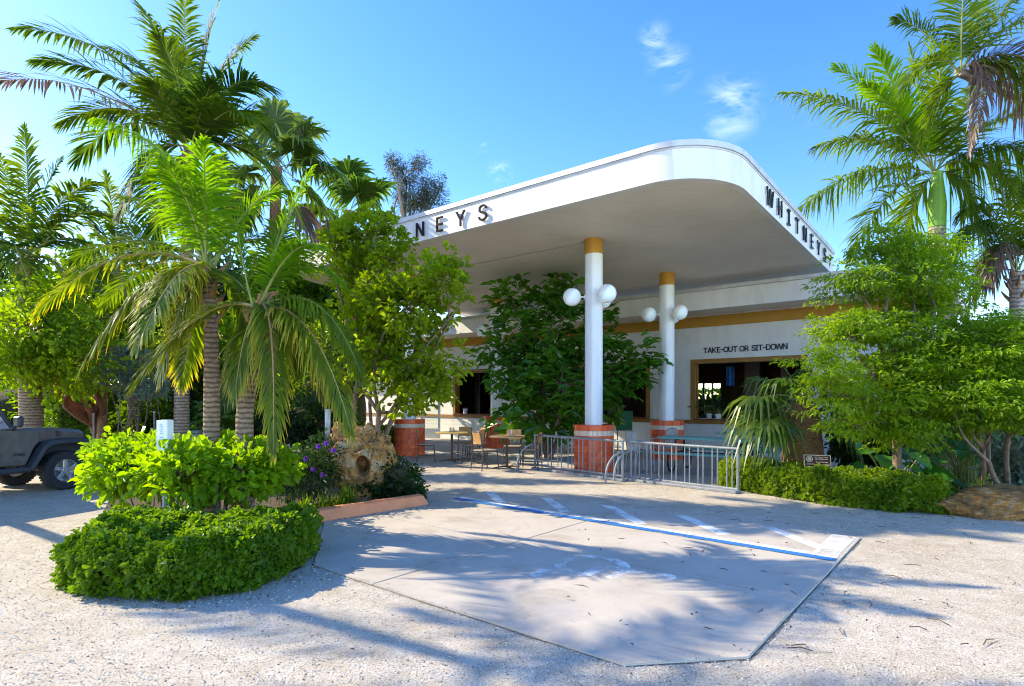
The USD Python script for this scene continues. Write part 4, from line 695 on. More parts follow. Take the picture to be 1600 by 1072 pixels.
# ================================================================== CAR
def make_car():
    near = np.array([-7.97, 10.6]); right = unit(np.array([.92, -.38])); head = np.array([-right[1], right[0]])
    org = near - right * .78; rz = math.degrees(math.atan2(head[1], head[0])); o = thing('parked_car', 'grey off road car with black fender flares parked at left edge', 'car', (org[0], org[1], 0), rz)
    R = .345; hw = .78                                           # local: x forward from front axle, y left, right side at y=-hw
    def side(pts, y0, y1, m, name, parent=o, sm=30):
        pr = trimesh.creation.extrude_polygon(sg.Polygon(pts), y1 - y0, engine='earcut'); v = np.array(pr.vertices); return obj(name, (np.c_[v[:, 0], y0 + v[:, 2], v[:, 1]], pr.faces[:, ::-1]), m, parent, sm)
    body = MB()
    tub = sg.Polygon([(-3.05, .52), (-.62, .50), (-.50, .78), (-.42, .88), (-.42, 1.06), (-1.0, 1.10), (-3.05, 1.10)]).buffer(-.02).buffer(.02)
    b = side(list(tub.exterior.coords), -.75, .75, M['car_paint'], 'body')
    # hood and nose: tapered cage
    hs = [(-.95, .70, 1.115, .90), (-.5, .68, 1.12, .88), (-.1, .64, 1.10, .86), (.30, .60, 1.06, .84), (.42, .585, 1.02, .82), (.45, .57, .96, .80)]
    v = []; 
    for x, w, zt, zb in hs: v += [[x, -w, zb], [x, -w, zt - .05], [x, -w + .05, zt], [x, 0, zt + .025], [x, w - .05, zt], [x, w, zt - .05], [x, w, zb]]
    f = [[i * 7 + j, i * 7 + j + 1, (i + 1) * 7 + j + 1, (i + 1) * 7 + j] for i in range(5) for j in range(6)]; n5 = 35
    f += [[n5, n5 + 1, n5 + 2, n5 + 3], [n5, n5 + 3, n5 + 4, n5 + 5], [n5, n5 + 5, n5 + 6, n5 + 6]]
    obj('hood', (np.array(v), np.array(f)), M['car_paint'], o, 30)
    side([(-.45, .45), (.45, .45), (.45, .80), (.30, .835), (-.45, .87)], -.56, .56, M['black_plastic'], 'nose')
    g = obj('grille', MB().box((.458, 0, .78), (.03, 1.05, .40), 0, .01), M['car_paint'], o)
    for y in np.linspace(-.28, .28, 7): obj('grille_slot', MB().box((.475, y, .80), (.012, .045, .27), 0, .004), M['black_plastic'], g)
    for y in (-.42, .42): obj('headlight', MB().tube([[.45, y, .84], [.49, y, .84]], .085, 20), M['lens'], o, 40)
    obj('bumper', MB().box((.66, 0, .52), (.20, 1.5, .16), 0, .03), M['black_plastic'], o)
    for s in (-1, 1):
        # flare: swept plate over the wheel
        path = np.array([(-.62, .46), (-.52, .62), (-.42, .80), (-.30, .89), (-.10, .915), (.20, .915), (.42, .88), (.50, .80)]); prof = [(-.58, 0), (-.80, 0), (-.86, -.02), (-.875, -.07), (-.86, -.09), (-.58, -.05)]
        d = unit(np.gradient(path, axis=0)); nn = np.c_[-d[:, 1], d[:, 0]]; vv = np.array([[path[i, 0] + nn[i, 0] * h, -s * y, path[i, 1] + nn[i, 1] * h] for i in range(len(path)) for y, h in prof]); k = len(prof)
        ff = [[i * k + j, i * k + (j + 1) % k, (i + 1) * k + (j + 1) % k, (i + 1) * k + j] for i in range(len(path) - 1) for j in range(k)]; ff += [[0, 1, 2, 3], [0, 3, 4, 5], [(len(path) - 1) * k + q for q in (0, 3, 2, 1)], [(len(path) - 1) * k + q for q in (0, 5, 4, 3)]]
        fl = obj('fender_flare', (vv, np.array(ff)), M['black_plastic'], o, 35); obj('side_marker', MB().box((.46, s * .86, .855), (.06, .03, .045), 0, .008), M['amber'], fl)
        obj('inner_fender', MB().box((.0, s * .565, .84), (.9, .02, .12), 0, .005), M['black_plastic'], o)
        st = MB(); st.tube([[-2.2, s * .86, .43], [-.62, s * .86, .43]], .05, 12); obj('side_step', st, M['black_plastic'], o, 40)
        dp = sg.Polygon([(-1.95, .60), (-1.15, .58), (-1.02, .66), (-.98, 1.08), (-1.95, 1.09)]).buffer(-.06).buffer(.06); dpm = side(list(dp.exterior.coords), s * .752 - (.012 if s < 0 else 0), s * .752 + (.012 if s > 0 else 0), M['car_paint'], 'door')
        obj('door_handle', MB().box((-1.82, s * .775, 1.0), (.14, .03, .03), 0, .008), M['black_plastic'], dpm)
        for z in (.70, 1.0): obj('hinge', MB().box((-1.0, s * .772, z), (.12, .02, .05), 0, .006), M['car_paint'], dpm)
        mr = obj('mirror', MB().box((-.80, s * .90, 1.24), (.09, .17, .19), 0, .03), M['black_plastic'], o); ar = MB(); ar.tube([[-.80, s * .70, 1.10], [-.80, s * .86, 1.17]], .022, 7); obj('mirror_arm', ar, M['black_plastic'], mr)
        pl = MB(); pl.tube([[-.74, s * .68, 1.08], [-1.12, s * .64, 1.70]], .035, 8); obj('windscreen_pillar', pl, M['black_plastic'], o, 40)
        obj('hood_latch', MB().box((-.05, s * .655, 1.0), (.05, .03, .09), 0, .006), M['black_plastic'], o)
    wg = np.array([[-.76, -.66, 1.12], [-.76, .66, 1.12], [-1.11, .62, 1.68], [-1.11, -.62, 1.68]]); obj('windscreen', (np.vstack([wg, wg + [.006, 0, .004]]), np.array([[0, 1, 2, 3], [7, 6, 5, 4]])), M['car_glass'], o)
    obj('hard_top', MB().box((-2.08, 0, 1.73), (2.05, 1.38, .07), 0, .03), M['black_plastic'], o)
    obj('rear_side', MB().box((-2.9, -.69, 1.40), (.25, .03, .60), 0, .01).box((-2.9, .69, 1.40), (.25, .03, .60), 0, .01).box((-3.04, 0, 1.4), (.03, 1.36, .6), 0, .01), M['black_plastic'], o)
    for x, st in ((0.0, 0), (-2.42, 0)):
        for s in (-1, 1):
            wh = MB(); wh.lathe([(.20, -.10), (.30, -.115), (R - .03, -.115), (R - .008, -.09), (R, -.06), (R, .06), (R - .008, .09), (R - .03, .115), (.30, .115), (.20, .10)], sides=48)
            rot = np.eye(4); rot[:3, :3] = np.array([[1, 0, 0], [0, 0, s], [0, -s, 0]]) if True else 0; rot[:3, 3] = (x, s * .70, R); w_ = obj('wheel', wh.xf(rot), M['tyre'], o, 30)
            tr = MB()
            for k in range(40):
                a = k / 40 * 2 * math.pi
                for yy in (-.075, -.025, .025, .075):
                    b_ = MB().box((0, 0, 0), (.034, .036, .012)); c, s_ = math.cos(a + (.04 if yy > 0 else 0)), math.sin(a + (.04 if yy > 0 else 0)); mm = np.eye(4); mm[:3, 0] = (-s_, c, 0); mm[:3, 1] = (0, 0, 1); mm[:3, 2] = (c, s_, 0); mm[:3, 3] = (c * (R + .002), s_ * (R + .002), yy); tr.add(*b_.xf(mm).mesh())
            obj('tread', tr.xf(rot), M['tyre'], w_).SetCustomDataByKey('kind', 'stuff')
            rm = MB(); rm.lathe([(.205, -.09), (.205, .09), (.215, .098), (.195, .098), (.185, .07), (.185, -.02), (.0001, -.02)], sides=40); rm.lathe([(.0001, .085), (.04, .085), (.055, .07), (.06, .04)], sides=20)
            for k in range(5):
                a = k / 5 * 2 * math.pi + .3; mm = np.eye(4); c, s_ = math.cos(a), math.sin(a); mm[:3, 0] = (c, s_, 0); mm[:3, 1] = (-s_, c, 0); mm[:3, 3] = (c * .115, s_ * .115, .062); q = MB().box((0, 0, 0), (.16, .075, .03), 0, .01); rm.add(*q.xf(mm).mesh())
            obj('rim', rm.xf(rot), M['rim'], w_, 35)
    ax = MB(); ax.tube([[0, -.6, R], [0, .6, R]], .05, 8); ax.tube([[-2.42, -.6, R], [-2.42, .6, R]], .05, 8); obj('axle', ax, M['black_plastic'], o, 40)
    t = meshkit.text_mesh('Jeep', .06, .004, bold=True); v = np.array(t.vertices); obj('badge', (np.c_[v[:, 0] - .82, -.752 - v[:, 2], v[:, 1] + .66], t.faces), M['black_letter'], o)
make_car()
# ================================================================== ROCKS
def boulder(name, label, c, r3, seed, holes=(), top=None, rot=0.0, res=5):
    s = trimesh.creation.icosphere(res); v = np.array(s.vertices); d = v.copy()
    n = meshkit.fbm(d * 1.3 + seed, 3, seed) - .5; dq = d * np.array(r3) / np.mean(r3); n2 = meshkit.fbm(dq * 4.0 + seed, 4, seed + 3) - .5; rg = np.abs(meshkit.fbm(d * 2.6 + seed * 2, 3, seed + 9) - .5)
    n3 = meshkit.fbm(dq * 11.0 + seed, 3, seed + 5) - .5; v = d * (1 + .75 * n + .32 * n2 + .09 * n3 - .25 * np.clip(.07 - rg, 0, 1) * 4)[:, None]
    v = np.sign(v) * np.abs(v) ** .9
    for hd_, hr, dep in holes:
        hd_ = unit(np.array(hd_)); a = np.arccos(np.clip((unit(v) * hd_).sum(1), -1, 1)); k = 1 / (1 + np.exp((a - hr) / (hr * .09))); v = v - hd_ * (dep * k)[:, None]
    v = v * np.array(r3)
    if top is not None: v[:, 0] += top[0] * v[:, 2]; v[:, 1] += top[1] * v[:, 2]
    c_, s_ = math.cos(rot), math.sin(rot); v = np.c_[v[:, 0] * c_ - v[:, 1] * s_, v[:, 0] * s_ + v[:, 1] * c_, v[:, 2]]
    v[:, 2] -= v[:, 2].min() + .12; o = thing(name, label, 'boulder', c)
    obj('stone', (v, s.faces), M['rock'], o, True); return o
boulder('boulder', 'tall pitted limestone boulder with a round hole by the kerb', (-2.36, 9.35, 0), (.50, .38, .66), 4, holes=(((.18, -1, -.02), .18, .85), ((-.62, -.75, .0), .10, .16)), top=(-.05, .1), res=6)
boulder('boulder', 'low flat orange brown boulder at the right end of the hedge', (6.85, 8.15, 0), (.85, .40, .235), 23, rot=-.25)
# ================================================================== HEDGES AND SHRUBS
hedge('box_hedge', 'clipped low green hedge wrapping the front left island', [(-3.98, 5.5), (-3.82, 5.06), (-3.42, 4.82), (-2.62, 4.72), (-2.2, 5.02), (-2.02, 5.75), (-2.16, 6.6), (-2.6, 6.5), (-3.0, 6.05), (-3.8, 6.35), (-4.2, 6.2)], .41, 'hedge', 40000, .042, .029, 2)
hedge('box_hedge', 'long clipped yellow green hedge in front of the patio on the right', [(3.92, 11.2), (3.96, 10.6), (4.5, 9.6), (4.85, 9.0), (5.4, 8.52), (6.05, 8.28), (6.32, 8.6), (6.1, 9.0), (5.6, 9.25), (5.25, 9.7), (4.85, 10.5), (4.6, 11.1)], .44, 'hedge_yellow', 30000, .050, .036, 3)
hedge('box_hedge', 'rounded clipped dark green hedge block behind the parked car', sg.Polygon([(-11.9, 15.9), (-10.45, 15.7), (-10.3, 17.0), (-11.8, 17.2)]).buffer(.3), 1.85, 'mid_green', 26000, .06, .04, 4)
hedge('box_hedge', 'small pale green hedge left of the leftmost tiled column', sg.box(-5.1, 17.4, -3.6, 18.0).buffer(.1), .75, 'light_green', 9000, .06, .04, 5)
def blob(px, py, Y, rx, ry, rd=None): c = A(px, py, Y); s = Y / F; return (*c, rx * s, (rd or rx) * s, ry * s)
shrub('leafy_bush', 'bright green broad leaved bush behind the front left hedge', (-3.8, 7.0, 0), [blob(195, 738, 6.9, 65, 44), blob(285, 735, 6.7, 75, 42), blob(375, 734, 7.0, 72, 42), blob(240, 718, 7.6, 80, 36), blob(340, 718, 7.7, 90, 34), blob(420, 732, 7.3, 45, 33)], 'bush', 900, 8, .10, .095, .060, seed=5, stems=26, sr=.013, bark='bark', core=.28)
shrub('flowering_shrub', 'narrow leaved shrub with purple flowers beside the holed boulder', (-3.0, 8.9, 0), [blob(490, 735, 8.8, 42, 42), blob(455, 750, 9.0, 35, 35), blob(515, 715, 9.2, 32, 38)], 'dark_green', 300, 9, .10, .10, .02, seed=6, stems=14, kind='diamond')
def add_flowers(pts):
    r = np.random.default_rng(8); host = [p for p in stage.GetPrimAtPath('/World').GetChildren() if p.GetName().startswith('flowering_shrub')][0]
    for x, y in pts:
        c = A(x, y, 8.45); n = 6; a = np.arange(n) * 2 * np.pi / n; D = np.c_[np.cos(a), -.5 + 0 * a, np.sin(a)]
        v, f = leaf_arrays(np.tile(c, (n, 1)), D, np.tile([0, -1.0, .2], (n, 1)), .045, .04); obj('flower', (v, f), M['purple'], host, off=(-3.0, 8.9, 0))
add_flowers([(498, 697), (510, 692), (490, 733), (505, 741), (478, 716), (466, 731), (521, 703)])
shrub('round_shrub', 'dark green rounded shrub on the right of the holed boulder', (-1.85, 9.5, 0), [blob(616, 748, 9.3, 42, 36), blob(585, 765, 9.2, 35, 25), blob(640, 765, 9.4, 22, 24)], 'dark_green', 420, 10, .07, .055, .034, seed=7, stems=10, core=.6, out=.9)
def grass_tuft(label, c, n, Ln, w, leaf, seed, spread=.8, name='grass_clump', cat='grass clump', up=1.0):
    r = np.random.default_rng(seed); o = thing(name, label, cat, c); a = r.random(n) * 2 * np.pi; el = r.random(n) ** .6 * spread
    d0 = np.c_[np.cos(a) * el, np.sin(a) * el, np.full(n, up)]; d0 = unit(d0); wd = np.c_[-np.sin(a), np.cos(a), 0 * a]; ln = Ln * (.6 + .5 * r.random(n)); b0 = np.c_[r.normal(0, .05, (n, 2)), np.zeros(n)]; pts = []
    for q, wq in ((0, .8), (.4, 1), (.75, .7), (1, .05)):
        p = b0 + d0 * (ln * q)[:, None] + np.array([0, 0, -1.0]) * (ln * q ** 2.2 * .55 * (el + .2))[:, None]; p[:, 2] = np.maximum(p[:, 2], .01); x = wd * w * wq / 2; pts += [p - x, p + x]
    f = np.array([[0, 1, 3], [0, 3, 2], [2, 3, 5], [2, 5, 4], [4, 5, 7], [4, 7, 6]]); obj('blades', (np.stack(pts, 1).reshape(-1, 3), (f[None] + (np.arange(n) * 8)[:, None, None]).reshape(-1, 3)), M[leaf], o).SetCustomDataByKey('kind', 'stuff')
grass_tuft('arching green grass clump in front of the holed boulder', G(540, 800), 170, .55, .016, 'mid_green', 1)
grass_tuft('smaller grass clump behind the left end of the kerb', G(508, 806) + [-.05, .25, 0], 120, .42, .015, 'mid_green', 2)
grass_tuft('yellowing grass clump near the hedge and the kerb', G(478, 800), 110, .40, .014, 'frond_tips' if False else 'light_green', 3)
grass_tuft('reddish striped bromeliad between the boulder and the kerb', G(600, 792) + [0, .12, 0], 26, .30, .035, 'bromeliad', 4, 1.1, 'bromeliad', 'bromeliad', .8)
grass_tuft('spiky grey green plant behind the low orange boulder', A(1545, 745, 9.0) * [1, 1, 0], 40, .75, .03, 'light_green', 5, .7, 'spiky_plant', 'spiky plant', 1.0)
# broad leaved plant on the right: each leaf a part
def broadleaf(label, base, specs, Ln, Wd, seed, name='broadleaf_plant', mm='big_leaf', kind='round'):
    r = np.random.default_rng(seed); base = np.asarray(base, float); o = thing(name, label, 'plant', base)
    for tip, f in specs:
        tip = np.asarray(tip, float); st = MB(); t = np.linspace(0, 1, 6)[:, None]; st.tube(base + [*(r.normal(0, .08, 2)), 0] + (tip - base) * t + np.array([0, 0, .12]) * np.sin(np.pi * t), .009, 5)
        D = unit(np.array([tip[0] - base[0], tip[1] - base[1] - .25, -.12 + r.normal(0, .15)])); N = unit(np.array([0, -.55, 1]) + r.normal(0, .2, 3)); s = f * np.exp(r.normal(0, .1))
        n = 10; q = np.linspace(0, 1, n); hw = Wd * s * np.sin(np.pi * np.clip(q, 0, 1) ** .7) ** .75; S_ = unit(np.cross(D, N)); N = np.cross(S_, D); rows = []
        for k in range(n):
            c = tip + D * Ln * s * (q[k] - .3) + np.array([0, 0, -.22]) * Ln * s * q[k] ** 2
            for e in (-1, -.5, 0, .5, 1): rows.append(c + S_ * hw[k] * .5 * e + N * (abs(e) ** 1.5 * .10 * hw[k] + .012 * math.sin(k * 2.1 + e * 3)))
        fc = [[k * 5 + j, k * 5 + j + 1, (k + 1) * 5 + j + 1, (k + 1) * 5 + j] for k in range(n - 1) for j in range(4)]
        lf = obj('leaf', (np.array(rows), np.array(fc)), M[mm], o, True, off=base); obj('stalk', st, M['rachis'], lf, 60, off=base)
r9 = np.random.default_rng(21)
broadleaf('low plant with large round glossy leaves behind the right hedge', (6.25, 9.75, 0), [(A(x, y, 9.4 + r9.random() * .7), s) for x, y, s in ((1345, 728, .8), (1362, 712, .9), (1375, 735, .8), (1385, 716, 1.0), (1398, 738, .9), (1405, 708, 1.2), (1418, 727, .9), (1430, 712, 1.1), (1436, 738, .9), (1448, 728, 1.0), (1455, 742, 1.1), (1468, 735, .9), (1478, 745, 1.0), (1352, 700, .8), (1392, 700, .9), (1415, 744, .8), (1370, 748, .8), (1488, 752, .9))], .40, .34, 3)
broadleaf('sea grape bush with round leaves under the right tree', (7.9, 10.4, 0), [(A(1420 + r9.random() * 150, 630 + r9.random() * 95, 9.6 + r9.random() * 1.4), .45 + r9.random() * .25) for _ in range(90)], .36, .36, 4, name='sea_grape_bush')
# ================================================================== TREES
# rubber tree on the patio: nearest big leaves are parts, the rest is foliage
def rubber_tree():
    r = np.random.default_rng(31); base = np.array([1.0, 16.3, 0.0]); o = thing('rubber_tree', 'big dark glossy rubber tree growing between the canopy columns', 'tree', base)
    bl = [blob(850, 520, 16.4, 80, 70), blob(880, 610, 16.3, 95, 62), blob(810, 570, 16.4, 62, 55), blob(800, 470, 16.5, 40, 36), blob(880, 458, 16.5, 55, 30), blob(965, 575, 16.2, 55, 50), blob(935, 520, 16.4, 50, 45), blob(830, 650, 16.2, 60, 38), blob(1005, 560, 15.9, 30, 18), blob(770, 540, 16.5, 28, 30), blob(915, 655, 16.3, 45, 35)]
    tr = MB(); br = MB()
    for k in range(5):
        b = base + np.r_[r.normal(0, .16, 2), 0]; p = limb(tr, b, base + [r.normal(0, .5), r.normal(0, .3), 1.5 + r.random() * .7], .07, .045, r, .06)
        for j, e in enumerate(bl):
            if j % 5 == k or (j + 2) % 5 == k: limb(br, p[-1], e[:3], .035, .010, r, .1, 6, 5)
    obj('trunk', tr, M['bark'], o, 60, off=base); obj('branches', br, M['bark'], o, 60, off=base)
    c, d, k = in_blobs(r, bl, 640, .4); i = np.repeat(np.arange(len(c)), 7); n = len(i); ph = r.random(n) * 2 * np.pi
    C = c[i] + r.normal(0, .09, (n, 3)); D = unit(d[i] * .6 + np.c_[np.cos(ph), np.sin(ph), .1 + .3 * r.random(n)] * .9 + [0, -.15, -.15]); N = unit(rand_unit(r, n) * .45 + [0, -.45, .8]); s = np.exp(r.normal(0, .2, n)); C[:, 2] = np.clip(C[:, 2], .35, 5.0)
    score = C[:, 1] - r.random(n) * .1; order = np.argsort(score); big = order[:290]; rest = order[290:]
    for q in big:
        v, f = leaf_arrays(C[q:q + 1], D[q:q + 1], N[q:q + 1], .28 * s[q], .135 * s[q], 'oval', .18, .25); obj('leaf', (v, f), M['rubber'], o, off=base)
    v, f = leaf_arrays(C[rest], D[rest], N[rest], .28 * s[rest], .135 * s[rest], 'oval', .18, .25); obj('foliage', (v, f), M['rubber'], o, off=base).SetCustomDataByKey('kind', 'stuff')
rubber_tree()
LB = [(640, 480, 9.6, 70, 50), (690, 440, 9.4, 45, 38), (600, 560, 9.8, 68, 50), (680, 560, 9.7, 45, 45), (640, 610, 9.6, 62, 34), (688, 600, 9.5, 30, 30), (560, 520, 10.0, 50, 55), (722, 466, 9.3, 16, 12), (600, 470, 9.8, 50, 40), (690, 402, 9.4, 20, 18), (655, 420, 9.5, 20, 18)]
tree('lime_green_tree', 'yellow green leafy tree in front of the canopy left end', (-2.55, 10.15, 0), [blob(*q) for q in LB], 'lime_tree', 600, 10, .11, .090, .064, seed=12, r0=.055, trunks=3, fork=.45, kind='round', shell=.42, up=.8, grav=-.25)
tree('lime_green_tree', 'taller yellowish leafy tree covering the fascia lettering left end', (-2.85, 10.7, 0), [blob(*q) for q in ((575, 370, 10.5, 55, 42), (608, 405, 10.3, 38, 38), (550, 430, 10.5, 50, 48), (590, 345, 10.5, 26, 24), (530, 380, 10.6, 36, 42), (625, 375, 10.4, 18, 16))], 'lime_tree', 330, 10, .11, .086, .060, seed=13, r0=.055, fork=.5, kind='round', up=.8, grav=-.25)
tree('feathery_tree', 'bright layered feathery tree right of the serving hatch', (5.95, 9.35, 0), [blob(x, y, Y - 1.35, rx, ry) for x, y, Y, rx, ry in ((1398, 400, 10.9, 75, 30), (1378, 374, 11.0, 48, 25), (1420, 440, 10.8, 95, 30), (1340, 440, 10.7, 70, 28), (1450, 480, 10.9, 80, 34), (1325, 512, 10.5, 62, 26), (1380, 520, 10.7, 95, 32), (1285, 560, 10.2, 58, 20), (1400, 575, 10.5, 105, 32), (1340, 620, 10.2, 80, 28), (1420, 640, 10.3, 80, 28), (1460, 560, 10.7, 80, 32), (1445, 385, 11.1, 60, 28), (1300, 590, 10.0, 60, 26), (1335, 665, 10.1, 50, 24), (1410, 672, 10.2, 60, 24), (1475, 650, 10.4, 60, 26), (1480, 420, 11.2, 50, 26))], 'feather_tree', 1150, 28, .20, .070, .031, seed=14, r0=.075, fork=.55, kind='diamond', flat=.24, up=1.2, out=.35, grav=.15, bark='bark', shell=.5, tier=.13)
tree('feathery_tree', 'bright spreading feathery tree at the right edge over the orange boulder', (7.4, 8.9, 0), [blob(x, y, Y - .7, rx, ry) for x, y, Y, rx, ry in ((1530, 560, 9.4, 85, 36), (1590, 520, 9.6, 80, 38), (1490, 610, 9.2, 75, 28), (1560, 630, 9.1, 90, 32), (1630, 590, 9.4, 75, 40), (1520, 520, 9.8, 65, 32), (1460, 600, 9.4, 55, 22), (1610, 655, 9.0, 60, 25))], 'feather_tree', 760, 28, .20, .068, .030, seed=15, r0=.045, fork=.4, kind='diamond', flat=.24, up=1.2, out=.35, grav=.15, bark='bark', shell=.5, tier=.13, trunks=3)
tree('casuarina_tree', 'thin grey green pine like tree rising far behind the canopy', (-9.2, 52, 0), [blob(622, 262, 52, 12, 24), blob(640, 285, 52, 14, 32), blob(655, 262, 52, 12, 24), blob(668, 300, 52, 16, 26), blob(685, 300, 52, 14, 26), blob(650, 318, 52, 26, 22), blob(625, 300, 52, 10, 34), blob(612, 250, 52, 8, 14)], 'needle', 300, 30, .42, .30, .042, seed=16, r0=.28, fork=.72, kind='diamond', shell=.6, out=.4, up=.2)
# left background trees and shrubs
tree('green_tree', 'green leafy tree with twisting red brown trunk behind the front bush', G(176, 716) + [0, 0, 0], [blob(60, 510, 12.2, 80, 50), blob(130, 560, 12.8, 80, 45), blob(30, 560, 12.2, 60, 34), blob(150, 500, 13.5, 60, 40), blob(210, 540, 14.5, 60, 45), blob(110, 600, 13, 60, 22), blob(-20, 530, 12.2, 60, 55), blob(90, 460, 12.6, 50, 30)], 'light_green', 520, 16, .26, .11, .07, seed=17, bark='red_bark', r0=.17, fork=.35)
tree('green_tree', 'grey leaning trunk with thin crown beside the red brown trunk', (-9.6, 15.6, 0), [blob(250, 590, 16, 50, 40), blob(300, 560, 16.5, 60, 50), blob(240, 640, 15.5, 50, 28)], 'mid_green', 300, 14, .26, .11, .06, seed=18, bark='bark', r0=.10, fork=.4)
shrub('silver_shrub', 'pale silver leaved shrub below the arching palm frond', (-8.6, 13.4, 0), [blob(200, 575, 13.2, 40, 34), blob(225, 600, 13.2, 34, 28), blob(185, 560, 13.4, 25, 22)], 'silver_leaf', 220, 14, .15, .07, .035, seed=19, stems=9, sr=.02)
BG = [(40, 640, 22, 110, 45, 'mid_green'), (170, 640, 19, 95, 45, 'light_green'), (310, 620, 18, 85, 60, 'mid_green'), (430, 600, 17, 75, 65, 'light_green'), (240, 660, 16, 70, 28, 'mid_green'), (500, 620, 16, 60, 60, 'mid_green'), (390, 660, 14.5, 60, 30, 'mid_green'), (480, 655, 14, 50, 30, 'dark_green'), (-30, 600, 24, 100, 70, 'light_green'), (520, 560, 18, 60, 60, 'light_green')]
BGL = ['far green thicket behind the parked car', 'pale green shrub behind the red brown trunk', 'dense green shrub behind the ringed palm trunk', 'light green shrub between the two near palms', 'low green shrub behind the white sign post', 'green shrub behind the grey steel post', 'low green shrub right of the ringed palm trunk', 'dark low shrub behind the purple flowers', 'pale thicket at the far left edge', 'light green shrub left of the lime green tree']
for i, ((x, y, Y, rx, ry, m), lb) in enumerate(zip(BG, BGL)):
    shrub('background_shrub', lb, A(x, y, Y) * [1, 1, 0], [blob(x, y, Y, rx, ry), blob(x - rx * .5, y + ry * .3, Y - .3, rx * .6, ry * .7), blob(x + rx * .5, y + ry * .25, Y - .3, rx * .6, ry * .7)], m, 330, 13, .30 * Y / 18, .13 * Y / 18, .085 * Y / 18, seed=40 + i, stems=6, sr=.03, core=.72, group='shrubs of the left background')
BT = [(90, 500, 19, 85, 60, 'light_green'), (255, 480, 18.5, 80, 60, 'mid_green'), (385, 540, 18, 70, 60, 'light_green'), (-40, 430, 30, 120, 130, 'dark_green'), (140, 450, 26, 110, 90, 'mid_green'), (330, 470, 24, 100, 110, 'dark_green'), (470, 440, 22, 70, 90, 'mid_green'), (560, 500, 24, 60, 80, 'dark_green')]
BTL = ['bright green tree behind the stout ringed palm trunk', 'green tree behind the tallest coconut palm trunk', 'bright green tree seen between the near palm trunks', 'dark distant tree at the far left behind the palms', 'distant green tree behind the red brown trunk', 'dark distant tree behind the near palm crowns', 'distant green tree behind the fan palm', 'dark distant tree behind the lime green tree']
for i, ((x, y, Y, rx, ry, m), lb) in enumerate(zip(BT, BTL)):
    tree('background_tree', lb, A(x, y, Y) * [1, 1, 0], [blob(x, y + 30, Y, rx, ry * .8), blob(x - rx * .5, y + ry * .6, Y, rx * .6, ry * .6), blob(x + rx * .5, y + ry * .5, Y, rx * .6, ry * .6), blob(x + rx * .2, y - ry * .3, Y, rx * .5, ry * .5)], m, 420, 13, .5, .26, .16, seed=60 + i, r0=.22, fork=.5)
# right background
for i, (x, y, Y, rx, ry, m, lb) in enumerate([(1480, 660, 12.5, 60, 45, 'mid_green', 'green shrub behind the round leaved bush'), (1570, 640, 12, 70, 60, 'mid_green', 'green shrub behind the spreading feathery tree'), (1550, 560, 15, 90, 50, 'light_green', 'pale green shrub below the right palm trunk'), (1440, 600, 13, 50, 60, 'mid_green', 'green shrub between the feathery tree and the wall'), (1590, 725, 9.2, 32, 34, 'silver_leaf', 'small grey green shrub at the right edge behind the boulder'), (1350, 690, 11.6, 40, 30, 'dark_green', 'dark shrub behind the fan palm trunk')]):
    shrub('background_shrub', lb, A(x, y, Y) * [1, 1, 0], [blob(x, y, Y, rx, ry), blob(x - rx * .5, y + ry * .4, Y, rx * .6, ry * .7), blob(x + rx * .5, y + ry * .3, Y, rx * .6, ry * .7)], m, 300, 12, .2, .10, .06, seed=80 + i, stems=7, sr=.02, core=.6 if i != 4 else 0)
# hedge seen through the back window of the restaurant
hedge('box_hedge', 'sunlit green hedge seen through the back window inside', [tuple(W(a, b)[:2]) for a, b in ((-9, 17.6), (2, 17.6), (2, 18.6), (-9, 18.6))], 2.0, 'light_green', 9000, .13, .09, 6)
# ================================================================== PALMS
def coco(name, label, pts, r0, r1, tm, crown, fronds, seed, Lf=.62, w=.036, boots=0, Y=10.0, n=58, group=None, shaft=None, bulge=.05, vee=.25):
    r = np.random.default_rng(seed); base = np.asarray(pts[0], float); o = thing(name, label, 'palm tree', base, 0, group); palm_trunk(o, base, pts, r0, r1, tm, bulge)
    top = np.asarray(pts[-1], float)
    if shaft: mb = MB(); mb.tube([top - [0, 0, .05], top + [0, 0, shaft * .4], top + [0, 0, shaft]], [r1 * 1.05, r1 * 1.1, r1 * .6], 16); obj('crownshaft', mb, M['crownshaft'], o, 50, off=base)
    if boots:
        mb = MB()
        for k in range(boots):
            a = k * 2.4; d = np.array([math.cos(a), math.sin(a), 0]); z = top + [0, 0, -.75 * (1 - k / boots)]; mb.tube([z + d * r1 * .7, z + d * (r1 + .06) + [0, 0, .12], z + d * (r1 + .12 + .05 * r.random()) + [0, 0, .26]], [.05, .035, .012], 5)
        obj('leaf_boots', mb, M['fibre'], o, 60, off=base)
    for q in fronds:
        tip, ctl, leaf = q[0], q[1], q[2]; dy, dc = (q[3], q[4]) if len(q) > 4 else (0.0, 0.0); kw = q[5] if len(q) > 5 else {}
        kw = dict(Lf=Lf, w=w, n=n, vee=vee) | kw
        frond(o, base, crown + r.normal(0, .03, 3), A(*ctl, Y + dc), A(*tip, Y + dy), leaf, r, stalk='rachis_tan' if leaf in ('frond_tips', 'frond_dry') else 'rachis', **kw)
    return o
YA = 7.55
cA = A(325, 420, YA); gA = np.array([A(330, 700, YA)[0], YA, 0.0])
fb, ft, fg, fd, fx = 'frond_bright', 'frond_tips', 'frond', 'frond_dry', 'frond_dark'
